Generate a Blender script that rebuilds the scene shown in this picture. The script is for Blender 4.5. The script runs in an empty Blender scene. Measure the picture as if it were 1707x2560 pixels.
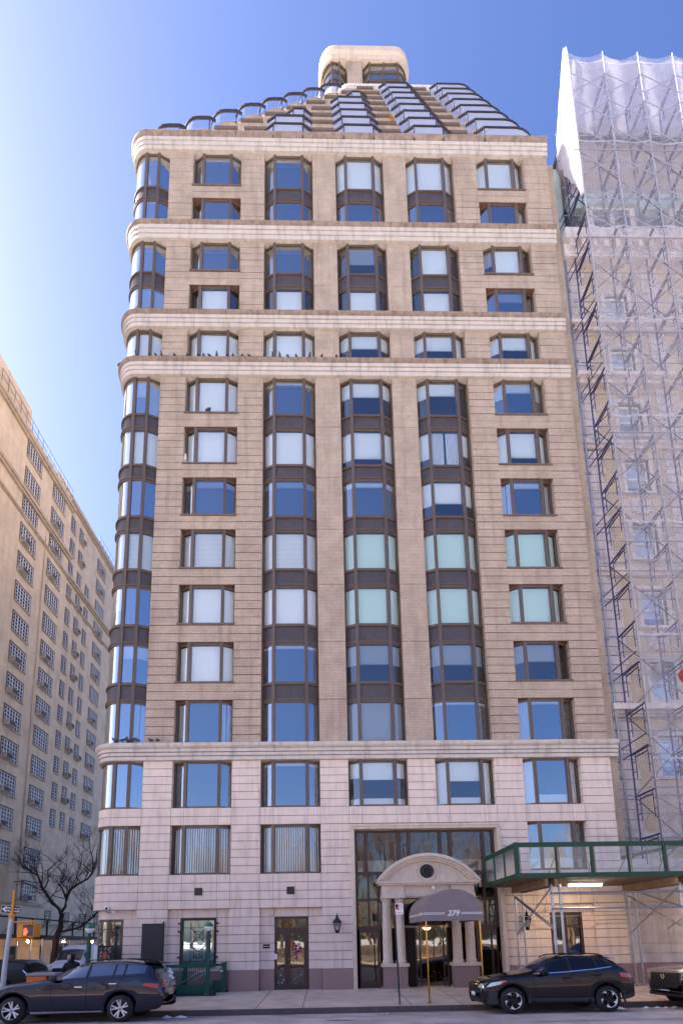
import bpy, math, random
from mathutils import Vector, Matrix
from mathutils.bvhtree import BVHTree
random.seed(7)
S = bpy.context.scene
COL = S.collection
PI = math.pi

# ------------------------------------------------------------ camera, sky, sun
cd = bpy.data.cameras.new("camera"); cam = bpy.data.objects.new("camera", cd); COL.objects.link(cam)
R_ = Vector((0.99967292, -0.01945538, -0.01659947)); U_ = Vector((0.01339424, -0.15463319, 0.98788115)); F_ = Vector((0.02178644, 0.98778037, 0.15432202))
cam.matrix_world = Matrix(((R_.x, U_.x, -F_.x, 0), (R_.y, U_.y, -F_.y, -18.9), (R_.z, U_.z, -F_.z, 1.95), (0, 0, 0, 1)))
cd.sensor_fit = 'VERTICAL'; cd.sensor_height = 36.0; cd.lens = 36.0 * 1250 / 2560
cd.shift_x = (853.5 - 836.94) / 2560; cd.shift_y = (2144.45 - 1280) / 2560
cd.clip_start = 0.1; cd.clip_end = 3000
S.camera = cam
SUN_E, SUN_A = math.radians(38), math.radians(6.5)      # elevation; angle behind the facade plane
SV = Vector((-math.cos(SUN_E) * math.cos(SUN_A), math.cos(SUN_E) * math.sin(SUN_A), math.sin(SUN_E)))
W = bpy.data.worlds.new("World"); S.world = W; W.use_nodes = True
wn = W.node_tree; bgn = wn.nodes["Background"]
sky = wn.nodes.new("ShaderNodeTexSky"); sky.sky_type = 'NISHITA'; sky.sun_disc = False
sky.sun_elevation = SUN_E; sky.sun_rotation = -(PI / 2 - SUN_A)
sky.air_density = 1.0; sky.dust_density = 2.7; sky.ozone_density = 4.5
skh = wn.nodes.new('ShaderNodeHueSaturation'); skh.inputs['Saturation'].default_value = 1.14; skh.inputs['Hue'].default_value = .514; wn.links.new(sky.outputs[0], skh.inputs['Color']); wn.links.new(skh.outputs[0], bgn.inputs[0]); bgn.inputs[1].default_value = 0.08
sl = bpy.data.lights.new("sun", 'SUN'); sl.energy = 5.0; sl.angle = math.radians(0.5); sl.color = (1, .92, .80)
so = bpy.data.objects.new("sun", sl); COL.objects.link(so); so.rotation_euler = SV.to_track_quat('Z', 'Y').to_euler(); so.location = (-60, 30, 80)
S.view_settings.view_transform = 'Standard'; S.view_settings.look = 'None'; S.view_settings.gamma = 1; S.view_settings.exposure = 2.1

# ------------------------------------------------------------ materials
def lin(r, g, b):
    f = lambda c: (c / 255 / 12.92) if c <= 10 else ((c / 255 + .055) / 1.055) ** 2.4
    return (f(r), f(g), f(b), 1)
MATS = {}
def mat(name, col, rough=.7, metal=0, spec=.5, noise=0, nscale=3, bump=0, bscale=40, emit=0, ior=None, coat=0, dark=None, streak=0):
    m = bpy.data.materials.new(name); m.use_nodes = True; nt = m.node_tree; b = nt.nodes["Principled BSDF"]
    b.inputs['Roughness'].default_value = rough; b.inputs['Metallic'].default_value = metal
    b.inputs['Specular IOR Level'].default_value = spec
    if ior: b.inputs['IOR'].default_value = ior
    if coat: b.inputs['Coat Weight'].default_value = coat; b.inputs['Coat Roughness'].default_value = .03
    b.inputs['Base Color'].default_value = col
    if noise or bump or streak:
        geo = nt.nodes.new("ShaderNodeNewGeometry"); L = nt.links
        out = None
        if noise:
            n = nt.nodes.new("ShaderNodeTexNoise"); n.inputs['Scale'].default_value = nscale; n.inputs['Detail'].default_value = 6; n.inputs['Roughness'].default_value = .65
            L.new(geo.outputs['Position'], n.inputs['Vector'])
            mx = nt.nodes.new("ShaderNodeMix"); mx.data_type = 'RGBA'
            d = dark or tuple(c * (1 - noise) for c in col[:3]) + (1,)
            mx.inputs['A'].default_value = d; mx.inputs['B'].default_value = tuple(min(1, c * (1 + noise * .5)) for c in col[:3]) + (1,)
            rp = nt.nodes.new("ShaderNodeMapRange"); rp.inputs[1].default_value = .32; rp.inputs[2].default_value = .68
            L.new(n.outputs[0], rp.inputs[0]); L.new(rp.outputs[0], mx.inputs['Factor']); out = mx.outputs['Result']
        if streak:   # rain streaks: noise stretched along z
            mp = nt.nodes.new("ShaderNodeMapping"); mp.inputs['Scale'].default_value = (5, 5, .5); L.new(geo.outputs['Position'], mp.inputs[0])
            n2 = nt.nodes.new("ShaderNodeTexNoise"); n2.inputs['Scale'].default_value = 1; n2.inputs['Detail'].default_value = 5; L.new(mp.outputs[0], n2.inputs['Vector'])
            r2 = nt.nodes.new("ShaderNodeMapRange"); r2.inputs[1].default_value = .5; r2.inputs[2].default_value = .75; r2.inputs[4].default_value = streak; L.new(n2.outputs[0], r2.inputs[0])
            m2 = nt.nodes.new("ShaderNodeMix"); m2.data_type = 'RGBA'; L.new(r2.outputs[0], m2.inputs['Factor'])
            if out: L.new(out, m2.inputs['A'])
            else: m2.inputs['A'].default_value = col
            m2.inputs['B'].default_value = lin(96, 78, 66); out = m2.outputs['Result']
        if out: L.new(out, b.inputs['Base Color'])
        if bump:
            n3 = nt.nodes.new("ShaderNodeTexNoise"); n3.inputs['Scale'].default_value = bscale; n3.inputs['Detail'].default_value = 4; L.new(geo.outputs['Position'], n3.inputs['Vector'])
            bp = nt.nodes.new("ShaderNodeBump"); bp.inputs['Strength'].default_value = bump; bp.inputs['Distance'].default_value = .02
            L.new(n3.outputs[0], bp.inputs['Height']); L.new(bp.outputs[0], b.inputs['Normal'])
    if emit: b.inputs['Emission Color'].default_value = col; b.inputs['Emission Strength'].default_value = emit
    MATS[name] = m; return m
def brickmat(name, c1, c2, mortar, bw, bh, ms=.012, axis='xz', streak=.5, nz=.2):
    m = bpy.data.materials.new(name); m.use_nodes = True; nt = m.node_tree; b = nt.nodes["Principled BSDF"]; L = nt.links
    b.inputs['Roughness'].default_value = .85; b.inputs['Specular IOR Level'].default_value = .25
    geo = nt.nodes.new("ShaderNodeNewGeometry"); sp = nt.nodes.new("ShaderNodeSeparateXYZ"); L.new(geo.outputs['Position'], sp.inputs[0])
    ad = nt.nodes.new("ShaderNodeMath"); L.new(sp.outputs[0], ad.inputs[0]); L.new(sp.outputs[1], ad.inputs[1])
    cb = nt.nodes.new("ShaderNodeCombineXYZ"); L.new(ad.outputs[0], cb.inputs[0]); L.new(sp.outputs[2], cb.inputs[1])
    br = nt.nodes.new("ShaderNodeTexBrick"); L.new(cb.outputs[0], br.inputs['Vector'])
    br.inputs['Color1'].default_value = c1; br.inputs['Color2'].default_value = c2; br.inputs['Mortar'].default_value = mortar
    br.inputs['Scale'].default_value = 1; br.inputs['Brick Width'].default_value = bw; br.inputs['Row Height'].default_value = bh; br.inputs['Mortar Size'].default_value = ms
    n = nt.nodes.new("ShaderNodeTexNoise"); n.inputs['Scale'].default_value = .9; n.inputs['Detail'].default_value = 7; n.inputs['Roughness'].default_value = .7; L.new(geo.outputs['Position'], n.inputs['Vector'])
    rp = nt.nodes.new("ShaderNodeMapRange"); rp.inputs[1].default_value = .3; rp.inputs[2].default_value = .7; rp.inputs[3].default_value = 1 - nz; rp.inputs[4].default_value = 1 + nz; L.new(n.outputs[0], rp.inputs[0])
    hs = nt.nodes.new("ShaderNodeHueSaturation"); L.new(br.outputs[0], hs.inputs['Color']); L.new(rp.outputs[0], hs.inputs['Value'])
    mp = nt.nodes.new("ShaderNodeMapping"); mp.inputs['Scale'].default_value = (3, 3, .25); L.new(geo.outputs['Position'], mp.inputs[0])
    n2 = nt.nodes.new("ShaderNodeTexNoise"); n2.inputs['Scale'].default_value = 1; n2.inputs['Detail'].default_value = 6; L.new(mp.outputs[0], n2.inputs['Vector'])
    r2 = nt.nodes.new("ShaderNodeMapRange"); r2.inputs[1].default_value = .52; r2.inputs[2].default_value = .8; r2.inputs[4].default_value = streak; L.new(n2.outputs[0], r2.inputs[0])
    m2 = nt.nodes.new("ShaderNodeMix"); m2.data_type = 'RGBA'; L.new(r2.outputs[0], m2.inputs['Factor']); L.new(hs.outputs[0], m2.inputs['A']); m2.inputs['B'].default_value = lin(110, 88, 74)
    L.new(m2.outputs['Result'], b.inputs['Base Color'])
    MATS[name] = m; return m
def glassmat(name, refl, tint, rcol=(1, 1, 1, 1), wob=.03, wsc=1.3, rough=0.0):
    m = bpy.data.materials.new(name); m.use_nodes = True; nt = m.node_tree; L = nt.links
    nt.nodes.remove(nt.nodes["Principled BSDF"]); out = nt.nodes["Material Output"]
    g = nt.nodes.new("ShaderNodeBsdfGlossy"); g.inputs['Roughness'].default_value = rough; g.inputs['Color'].default_value = rcol
    t = nt.nodes.new("ShaderNodeBsdfTransparent"); t.inputs['Color'].default_value = tint
    mx = nt.nodes.new("ShaderNodeMixShader"); fr = nt.nodes.new("ShaderNodeFresnel"); fr.inputs[0].default_value = 1.5
    ad = nt.nodes.new("ShaderNodeMath"); ad.operation = 'ADD'; ad.use_clamp = True; ad.inputs[1].default_value = refl; L.new(fr.outputs[0], ad.inputs[0])
    L.new(ad.outputs[0], mx.inputs[0]); L.new(t.outputs[0], mx.inputs[1]); L.new(g.outputs[0], mx.inputs[2]); L.new(mx.outputs[0], out.inputs[0])
    if wob:
        geo = nt.nodes.new("ShaderNodeNewGeometry"); n = nt.nodes.new("ShaderNodeTexNoise"); n.inputs['Scale'].default_value = wsc; n.inputs['Detail'].default_value = 1; L.new(geo.outputs['Position'], n.inputs['Vector'])
        bp = nt.nodes.new("ShaderNodeBump"); bp.inputs['Strength'].default_value = wob; bp.inputs['Distance'].default_value = .1; L.new(n.outputs[0], bp.inputs['Height'])
        L.new(bp.outputs[0], g.inputs['Normal'])
    MATS[name] = m; return m

mat('limestone', lin(230, 208, 194), .8, noise=.10, nscale=2.2, bump=.15, streak=.28)
mat('limestone_dark', lin(142, 116, 106), .9)
mat('cornice_stone', lin(204, 191, 181), .8, noise=.12, nscale=3, bump=.15, streak=.42)
mat('grimy_stone', lin(150, 130, 118), .85, noise=.4, nscale=4, streak=.75)
mat('stone_clean', lin(214, 194, 176), .75, noise=.12, nscale=6, bump=.15, streak=.22)
mat('granite', lin(152, 124, 120), .35, noise=.28, nscale=45, bump=.05)
brickmat('brick', lin(191, 170, 152), lin(180, 160, 143), lin(152, 132, 118), .2, .0667, .010)
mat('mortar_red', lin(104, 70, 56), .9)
mat('bronze', lin(106, 88, 75), .45, metal=.25, noise=.15, nscale=8)
mat('spandrel', lin(84, 75, 76), .5, metal=.2, noise=.25, nscale=5, streak=.2)
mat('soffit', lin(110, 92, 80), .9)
mat('terra_cap', lin(112, 96, 90), .8, noise=.3, nscale=6)
mat('dark_rail', lin(52, 42, 44), .5, noise=.15)
glassmat('pane', .34, (.93, .97, .98, 1), (.86, .94, 1, 1))
glassmat('pane_clear', .11, (.97, .99, 1, 1), (.86, .94, 1, 1)); glassmat('pane_mid', .14, (.95, .98, .99, 1), (.86, .94, 1, 1))
glassmat('pane_curved', .5, (.93, .97, .98, 1), (.88, .95, 1, 1), .01)
glassmat('rail_glass', .34, (.9, .94, .97, 1), (.95, .97, 1, 1), 0)
mat('frosted', lin(166, 170, 190), .3)
glassmat('door_glass', .11, (.55, .5, .45, 1), (1, .97, .9, 1), .04)
glassmat('clear_panel', .08, (.93, .94, .95, 1), (1, 1, 1, 1), .05, rough=.25)
mat('blind', lin(248, 249, 250), .9)
mat('blind_green', lin(220, 240, 230), .9)
mat('blind_grey', lin(168, 176, 188), .9)
mat('curtain', lin(226, 226, 236), .9)
mat('interior', lin(112, 116, 124), .9)
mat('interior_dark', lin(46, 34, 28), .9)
mat('wood_brown', lin(70, 44, 38), .45, noise=.2, nscale=10)
mat('brass', lin(196, 150, 66), .22, metal=1)
mat('black_iron', lin(24, 23, 25), .5)
mat('canvas', lin(134, 120, 122), .85, noise=.12, nscale=3, bump=.1, bscale=200)
mat('white_paint', lin(232, 232, 232), .6)
mat('asphalt', lin(186, 170, 164), .75, noise=.34, nscale=1.1, bump=.35, bscale=90)
mat('concrete', lin(200, 178, 160), .85, noise=.26, nscale=1.4, bump=.2, bscale=60)
mat('wet', lin(70, 62, 66), .3); mat('curb_stone', lin(92, 78, 78), .8, noise=.3, nscale=5)
mat('joint_light', lin(190, 188, 190), .9); mat('joint_dark', lin(76, 74, 80), .9)
mat('road_white', lin(168, 168, 180), .8, noise=.35, nscale=7)
mat('snow', lin(236, 240, 248), .7, noise=.08, nscale=20, bump=.4, bscale=30)
mat('lawn', lin(238, 238, 240), .9, noise=.2, nscale=.25, dark=lin(200, 196, 186))  # snow-white so the unseen lawn bounces sunlight on to the facade
mat('ground_soil', lin(96, 92, 86), .95, noise=.2, nscale=.3)
mat('subway_green', lin(16, 78, 66), .4, noise=.2, nscale=7)
mat('subway_dark', lin(20, 40, 42), .6)
mat('globe_green', lin(12, 110, 60), .15, coat=.6); mat('globe_white', lin(238, 236, 236), .2, coat=.5)
mat('steel', lin(176, 180, 190), .38, metal=.85, noise=.15, nscale=9)
mat('pole_grey', lin(190, 192, 198), .5, metal=.2, noise=.12, nscale=8)
mat('yellow', lin(226, 144, 28), .5, noise=.08, nscale=6)
mat('sign_black', lin(26, 24, 26), .5); mat('sign_rust', lin(128, 30, 12), .6); mat('sign_red', lin(190, 30, 48), .5)
mat('screen_grey', lin(86, 84, 96), .6)
mat('hand_red', lin(255, 70, 40), .5, emit=1.1)
mat('slate_panel', lin(44, 42, 46), .6, noise=.2, nscale=2.5)
mat('chalk', lin(92, 88, 84), .9)
mat('shed_green', lin(18, 66, 42), .6, noise=.22, nscale=5)
mat('timber', lin(160, 132, 106), .85, noise=.25, nscale=3, streak=.3)
mat('plank', lin(120, 96, 76), .9, noise=.25, nscale=4)
mat('lamp_tube', (1, .86, .66, 1), .5, emit=14)
mat('bulb', (1, .62, .28, 1), .5, emit=40)
mat('warm_lamp', (1, .62, .2, 1), .5, emit=7)
mat('tree_bark', lin(60, 48, 46), .95, noise=.3, nscale=12)
mat('park_bark', lin(150, 120, 96), .95, noise=.3, nscale=3)
mat('rubber', lin(26, 25, 27), .8); mat('rim_dark', lin(40, 40, 44), .35, metal=.6); mat('alloy', lin(226, 220, 220), .35, metal=.25)
mat('paint_navy', lin(10, 18, 48), .16, metal=.6, coat=1); mat('paint_black', lin(26, 22, 34), .2, metal=.7, coat=.6)
mat('paint_grey', lin(120, 116, 122), .28, metal=.6, coat=1); mat('paint_silver', lin(240, 240, 246), .4, metal=.0, coat=.4); mat('paint_jet', lin(7, 7, 9), .35, spec=.3)
mat('plastic', lin(44, 42, 46), .7); mat('chrome', lin(230, 230, 236), .12, metal=1)
mat('car_glass', lin(86, 98, 118), .03, metal=.7); mat('car_glass_dark', lin(10, 11, 16), .04, ior=1.45)
mat('pane_dark', lin(40, 30, 34), .08, ior=1.5); mat('tail_red', lin(196, 16, 34), .15, coat=1); mat('head_lamp', lin(214, 220, 230), .1, metal=.5, coat=1); mat('amber', lin(232, 98, 30), .2, coat=1)
mat('plate_yellow', lin(232, 150, 34), .5); mat('plate_white', lin(226, 226, 236), .5)
mat('orange_box', lin(232, 112, 44), .5, noise=.06); mat('grey_lid', lin(150, 140, 146), .5)
brickmat('tan_brick', lin(234, 216, 194), lin(224, 206, 184), lin(200, 184, 164), .22, .075, .012, streak=.3, nz=.16)
mat('tan_stone', lin(198, 182, 164), .85, noise=.2, nscale=2, streak=.4)
mat('lintel_shade', lin(82, 60, 52), .7); mat('casement', lin(226, 224, 224), .6); mat('ac_case', lin(186, 182, 180), .6, noise=.15); mat('ac_grille', lin(84, 80, 82), .8)
mat('dark_steel', lin(34, 27, 27), .6, noise=.2)
brickmat('buff_brick', lin(212, 194, 172), lin(202, 184, 162), lin(176, 158, 140), .22, .075, .012, streak=.25, nz=.16)
mat('grey_stone', lin(206, 194, 190), .85, noise=.16, nscale=2, streak=.35)
mat('slate', lin(96, 102, 108), .7, noise=.25, nscale=3); mat('attic_grey', lin(168, 152, 146), .85, noise=.15, nscale=2, streak=.3); mat('copper', lin(168, 182, 178), .7, noise=.3, nscale=2)
mat('scaffold_purple', lin(64, 58, 96), .5, metal=.2); mat('galv', lin(150, 150, 166), .5, metal=.4)
mat('pigeon_grey', lin(72, 70, 80), .8); mat('pigeon_pale', lin(206, 196, 196), .8)
mat('coat_black', lin(22, 22, 30), .9); mat('skin', lin(190, 140, 118), .6); mat('jeans', lin(30, 34, 52), .9); mat('bag_black', lin(20, 19, 20), .35)
mat('wreath_red', lin(186, 24, 60), .6, noise=.4, nscale=40, dark=lin(90, 6, 24)); mat('gold', lin(236, 190, 110), .5)
mat('shrub', lin(196, 148, 40), .8)
for nm, c in dict(a=(70, 140, 70), b=(190, 190, 210), c=(150, 40, 130), d=(190, 180, 60), e=(60, 90, 160), f=(180, 90, 60), g=(60, 40, 90)).items(): mat('poster_' + nm, lin(*c), .4)
def netmat():
    m = bpy.data.materials.new('netting'); m.use_nodes = True; nt = m.node_tree; L = nt.links
    nt.nodes.remove(nt.nodes["Principled BSDF"]); out = nt.nodes["Material Output"]
    d = nt.nodes.new("ShaderNodeBsdfDiffuse"); d.inputs[0].default_value = lin(226, 222, 232)
    tl = nt.nodes.new("ShaderNodeBsdfTranslucent"); tl.inputs[0].default_value = lin(226, 222, 232)
    m1 = nt.nodes.new("ShaderNodeMixShader"); m1.inputs[0].default_value = .45; L.new(d.outputs[0], m1.inputs[1]); L.new(tl.outputs[0], m1.inputs[2])
    t = nt.nodes.new("ShaderNodeBsdfTransparent")
    geo = nt.nodes.new("ShaderNodeNewGeometry"); n = nt.nodes.new("ShaderNodeTexNoise"); n.inputs['Scale'].default_value = 2.2; n.inputs['Detail'].default_value = 5; L.new(geo.outputs['Position'], n.inputs['Vector'])
    r = nt.nodes.new("ShaderNodeMapRange"); r.inputs[3].default_value = .23; r.inputs[4].default_value = .36; L.new(n.outputs[0], r.inputs[0])
    m2 = nt.nodes.new("ShaderNodeMixShader"); L.new(r.outputs[0], m2.inputs[0]); L.new(t.outputs[0], m2.inputs[1]); L.new(m1.outputs[0], m2.inputs[2]); L.new(m2.outputs[0], out.inputs[0])
    MATS['netting'] = m
netmat()
M = MATS
M['net_side'] = M['netting'].copy(); M['net_side'].name = 'net_side'
for n in M['net_side'].node_tree.nodes:
    if n.type == 'MAP_RANGE': n.inputs[3].default_value = .8; n.inputs[4].default_value = .95

M['net_seam'] = M['netting'].copy(); M['net_seam'].name = 'net_seam'
for n in M['net_seam'].node_tree.nodes:
    if n.type == 'MAP_RANGE': n.inputs[3].default_value = .5; n.inputs[4].default_value = .75
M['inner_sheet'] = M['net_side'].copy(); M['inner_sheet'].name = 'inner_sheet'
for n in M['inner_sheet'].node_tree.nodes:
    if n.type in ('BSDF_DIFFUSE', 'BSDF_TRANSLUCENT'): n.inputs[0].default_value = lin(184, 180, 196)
# ------------------------------------------------------------ mesh helpers
LOCAL = set()
class MB:
    def __init__(s): s.v = []; s.f = []; s.m = []; s.cur = 0
    def add(s, vs, fs, m=None):
        o = len(s.v); s.v += [tuple(p) for p in vs]; s.f += [tuple(i + o for i in f) for f in fs]; s.m += [s.cur if m is None else m] * len(fs)
    def box(s, x0, x1, y0, y1, z0, z1, m=None):
        s.add([(x0, y0, z0), (x1, y0, z0), (x1, y1, z0), (x0, y1, z0), (x0, y0, z1), (x1, y0, z1), (x1, y1, z1), (x0, y1, z1)],
              [(0, 3, 2, 1), (4, 5, 6, 7), (0, 1, 5, 4), (1, 2, 6, 5), (2, 3, 7, 6), (3, 0, 4, 7)], m); return s
    def quad(s, a, b, c, d, m=None): s.add([a, b, c, d], [(0, 1, 2, 3)], m); return s
    def tube(s, p0, p1, r, n=8, r1=None, m=None, cap=True):
        p0 = Vector(p0); p1 = Vector(p1); d = (p1 - p0)
        if d.length < 1e-6: return s
        q = d.to_track_quat('Z', 'Y'); r1 = r if r1 is None else r1
        vs = [p0 + q @ Vector((r * math.cos(2 * PI * i / n), r * math.sin(2 * PI * i / n), 0)) for i in range(n)] + [p1 + q @ Vector((r1 * math.cos(2 * PI * i / n), r1 * math.sin(2 * PI * i / n), 0)) for i in range(n)]
        fs = [(i, (i + 1) % n, n + (i + 1) % n, n + i) for i in range(n)]
        if cap: fs += [tuple(range(n - 1, -1, -1)), tuple(range(n, 2 * n))]
        s.add(vs, fs, m); return s
    def pipe(s, pts, r, n=8, m=None, closed=False):
        """rings along a path, radius number or list"""
        P = [Vector(p) for p in pts]; k = len(P); rr = r if isinstance(r, (list, tuple)) else [r] * k; vs = []; fs = []
        for i in range(k):
            a = P[(i - 1) % k] if (closed or i > 0) else P[i]; b = P[(i + 1) % k] if (closed or i < k - 1) else P[i]
            q = (b - a).to_track_quat('Z', 'Y')
            vs += [P[i] + q @ Vector((rr[i] * math.cos(2 * PI * j / n), rr[i] * math.sin(2 * PI * j / n), 0)) for j in range(n)]
        for i in range(k if closed else k - 1):
            a = i * n; b = ((i + 1) % k) * n
            fs += [(a + j, a + (j + 1) % n, b + (j + 1) % n, b + j) for j in range(n)]
        if not closed: fs += [tuple(range(n - 1, -1, -1)), tuple(range((k - 1) * n, k * n))]
        s.add(vs, fs, m); return s
    def lathe(s, prof, c, n=20, m=None, axis='z', cap=True):
        """prof [(r,h)] around axis through c"""
        vs = []; fs = []; k = len(prof); cx, cy, cz = c
        for r, h in prof:
            for j in range(n):
                a = 2 * PI * j / n; u, w = r * math.cos(a), r * math.sin(a)
                vs.append((cx + u, cy + w, cz + h) if axis == 'z' else ((cx + u, cy + h, cz + w) if axis == 'y' else (cx + h, cy + u, cz + w)))
        for i in range(k - 1): fs += [(i * n + j, i * n + (j + 1) % n, (i + 1) * n + (j + 1) % n, (i + 1) * n + j) for j in range(n)]
        if cap and prof[0][0] > 1e-4: fs.append(tuple(range(n)))
        if cap and prof[-1][0] > 1e-4: fs.append(tuple(range((k - 1) * n, k * n)))
        s.add(vs, fs, m); return s
    def prism(s, poly, a, b, axis='y', m=None):
        """poly 2D extruded along axis between a and b"""
        n = len(poly)
        P = (lambda p, t: (p[0], t, p[1])) if axis == 'y' else ((lambda p, t: (p[0], p[1], t)) if axis == 'z' else (lambda p, t: (t, p[0], p[1])))
        s.add([P(p, a) for p in poly] + [P(p, b) for p in poly], [tuple(range(n)), tuple(range(2 * n - 1, n - 1, -1))] + [(i, (i + 1) % n, n + (i + 1) % n, n + i) for i in range(n)], m); return s
    def ribbon(s, pl, z0, z1, m=None):
        n = len(pl); s.add([(x, y, z0) for x, y in pl] + [(x, y, z1) for x, y in pl], [(n + i, n + i + 1, i + 1, i) for i in range(n - 1)], m); return s
    def band(s, pl, z0, z1, t, m=None):
        """solid strip following plan polyline, thickness t inward"""
        return s.sweep(pl, [(0, z0), (0, z1), (-t, z1), (-t, z0)], m)
    def sweep(s, pl, prof, m=None):
        """closed profile [(outward offset, z)] along an open plan polyline, with end caps"""
        N = normals(pl); n = len(pl); k = len(prof); vs = []; fs = []
        for (x, y), (nx, ny) in zip(pl, N):
            vs += [(x + nx * o, y + ny * o, z) for o, z in prof]
        for i in range(n - 1): fs += [(i * k + j, (i + 1) * k + j, (i + 1) * k + (j + 1) % k, i * k + (j + 1) % k) for j in range(k)]
        fs += [tuple(range(k)), tuple(range((n - 1) * k + k - 1, (n - 1) * k - 1, -1))]
        s.add(vs, fs, m); return s
    def build(s, name, mats, parent=None, smooth=False, world=True, bevel=0):
        me = bpy.data.meshes.new(name); me.from_pydata(s.v, [], s.f)
        if not isinstance(mats, (list, tuple)): mats = [mats]
        for q in mats: me.materials.append(M[q] if isinstance(q, str) else q)
        if any(s.m): me.polygons.foreach_set('material_index', s.m)
        if smooth: me.polygons.foreach_set('use_smooth', [True] * len(me.polygons))
        me.update()
        o = bpy.data.objects.new(name, me); COL.objects.link(o)
        if smooth and smooth != 1:
            pass
        if bevel:
            b = o.modifiers.new('bevel', 'BEVEL'); b.width = bevel; b.segments = 2; b.limit_method = 'ANGLE'
        setparent(o, parent); return o
def setparent(o, p):
    if p is None: return
    o.parent = p
    if p.type == 'EMPTY' and p.name not in LOCAL: o.matrix_parent_inverse = p.matrix_basis.inverted()
def normals(pl):
    """outward normals of a plan polyline that runs from right to left along the front (outward = -y)"""
    out = []; n = len(pl)
    for i in range(n):
        ns = []
        for a, b in ((i - 1, i), (i, i + 1)):
            if a < 0 or b >= n: continue
            dx, dy = pl[b][0] - pl[a][0], pl[b][1] - pl[a][1]; l = math.hypot(dx, dy) or 1
            ns.append((-dy / l, dx / l))
        nx = sum(q[0] for q in ns); ny = sum(q[1] for q in ns); l = math.hypot(nx, ny) or 1; nx /= l; ny /= l
        c = nx * ns[0][0] + ny * ns[0][1]; c = max(c, .4)
        out.append((nx / c, ny / c))
    return out
def off(pl, d):
    return [(x + nx * d, y + ny * d) for (x, y), (nx, ny) in zip(pl, normals(pl))]
def arc(cx, cy, r, a0, a1, n):
    return [(cx + r * math.cos(math.radians(a0 + (a1 - a0) * i / n)), cy + r * math.sin(math.radians(a0 + (a1 - a0) * i / n))) for i in range(n + 1)]
def tag(o, label=None, cat=None, group=None, kind=None):
    if label: o['label'] = label
    if cat: o['category'] = cat
    if group: o['group'] = group
    if kind: o['kind'] = kind
    return o
def thing(name, label, cat, loc=(0, 0, 0), group=None, rot=None, local=False):
    o = bpy.data.objects.new(name, None); COL.objects.link(o); o.location = loc; o.empty_display_size = .3
    if rot: o.rotation_euler = rot
    if local: LOCAL.add(o.name)
    else: o.matrix_basis = Matrix.Translation(loc)
    return tag(o, label, cat, group)
def text(name, s, size, loc, rot, m, parent=None, shear=0, ext=.004, align='CENTER', bold=0):
    cu = bpy.data.curves.new(name, 'FONT'); cu.body = s; cu.size = size; cu.shear = shear; cu.extrude = ext; cu.align_x = align; cu.align_y = 'CENTER'; cu.offset = bold; cu.resolution_u = 3
    t = bpy.data.objects.new(name, cu); COL.objects.link(t)
    dg = bpy.context.evaluated_depsgraph_get(); me = bpy.data.meshes.new_from_object(t.evaluated_get(dg)); bpy.data.objects.remove(t)
    from mathutils import Euler
    me.transform(Matrix.Translation(loc) @ Euler(rot).to_matrix().to_4x4()); me.materials.clear(); me.materials.append(M[m])
    o = bpy.data.objects.new(name, me); COL.objects.link(o); setparent(o, parent); return o
def swz(y): return .17 * y / 3.55 if y < 0 else 0.0      # height of the sloping pavement
ORD = ['first', 'second', 'third', 'fourth', 'fifth', 'sixth', 'seventh', 'eighth', 'ninth', 'tenth', 'eleventh', 'twelfth', 'thirteenth', 'fourteenth', 'fifteenth', 'sixteenth', 'seventeenth', 'eighteenth', 'nineteenth', 'twentieth', 'twenty-first', 'twenty-second', 'twenty-third', 'twenty-fourth', 'twenty-fifth']

# ------------------------------------------------------------ ground
g = MB()
ys = [-400, -60, -22, 0, 60, 400]; zs = [-.75, -.75, -.75, -.75, -2.2, -9]
for i in range(5): g.quad((-600, ys[i], zs[i]), (600, ys[i], zs[i]), (600, ys[i + 1], zs[i + 1]), (-600, ys[i + 1], zs[i + 1]))
tag(g.build('ground', 'ground_soil'), kind='structure')
g = MB()
prof = [(-3.55, -.325), (-4.4, -.255), (-5.2, -.205), (-8, -.13), (-11, -.1), (-14, -.14), (-16.4, -.24)]
for (a, za), (b, zb) in zip(prof, prof[1:]):
    n = 24
    for i in range(n):
        x0 = -200 + 400 * i / n; x1 = -200 + 400 * (i + 1) / n
        g.quad((x0, b, zb), (x1, b, zb), (x1, a, za), (x0, a, za))
tag(g.build('avenue', 'asphalt'), kind='structure')
def sidez(y): return -.325 - .02 * (y + 3.55)
g = MB(); g.quad((-20.5, -3.55, -.325), (-12, -3.55, -.325), (-12, 150, sidez(150)), (-20.5, 150, sidez(150)))
tag(g.build('side_street', 'asphalt'), kind='structure')
# pavements
g = MB()
g.quad((-11.75, -3.4, -.163), (60, -3.4, -.163), (60, 0, 0), (-11.75, 0, 0)); g.quad((-11.75, 0, 0), (60, 0, 0), (60, .9, 0.002), (-11.75, .9, 0.002))
g.quad((-11.75, .9, .002), (-8.6, .9, .002), (-8.6, 60, sidez(60) + .16), (-11.75, 60, sidez(60) + .16))
tag(g.build('sidewalk', 'concrete'), kind='structure')
g = MB()
g.box(-11.75, 60, -3.555, -3.4, -.5, -.163); g.box(-11.99, -11.75, -3.555, .9, -.5, -.16)
g.add([(-11.99, .9, -.5), (-11.75, .9, -.5), (-11.75, .9, 0), (-11.99, .9, -.0), (-11.99, 60, -2), (-11.75, 60, -2), (-11.75, 60, sidez(60) + .162), (-11.99, 60, sidez(60) + .162)], [(0, 1, 2, 3), (3, 2, 6, 7), (0, 3, 7, 4), (1, 5, 6, 2)])
tag(g.build('curb', 'curb_stone'), kind='structure')
g = MB()
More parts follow.
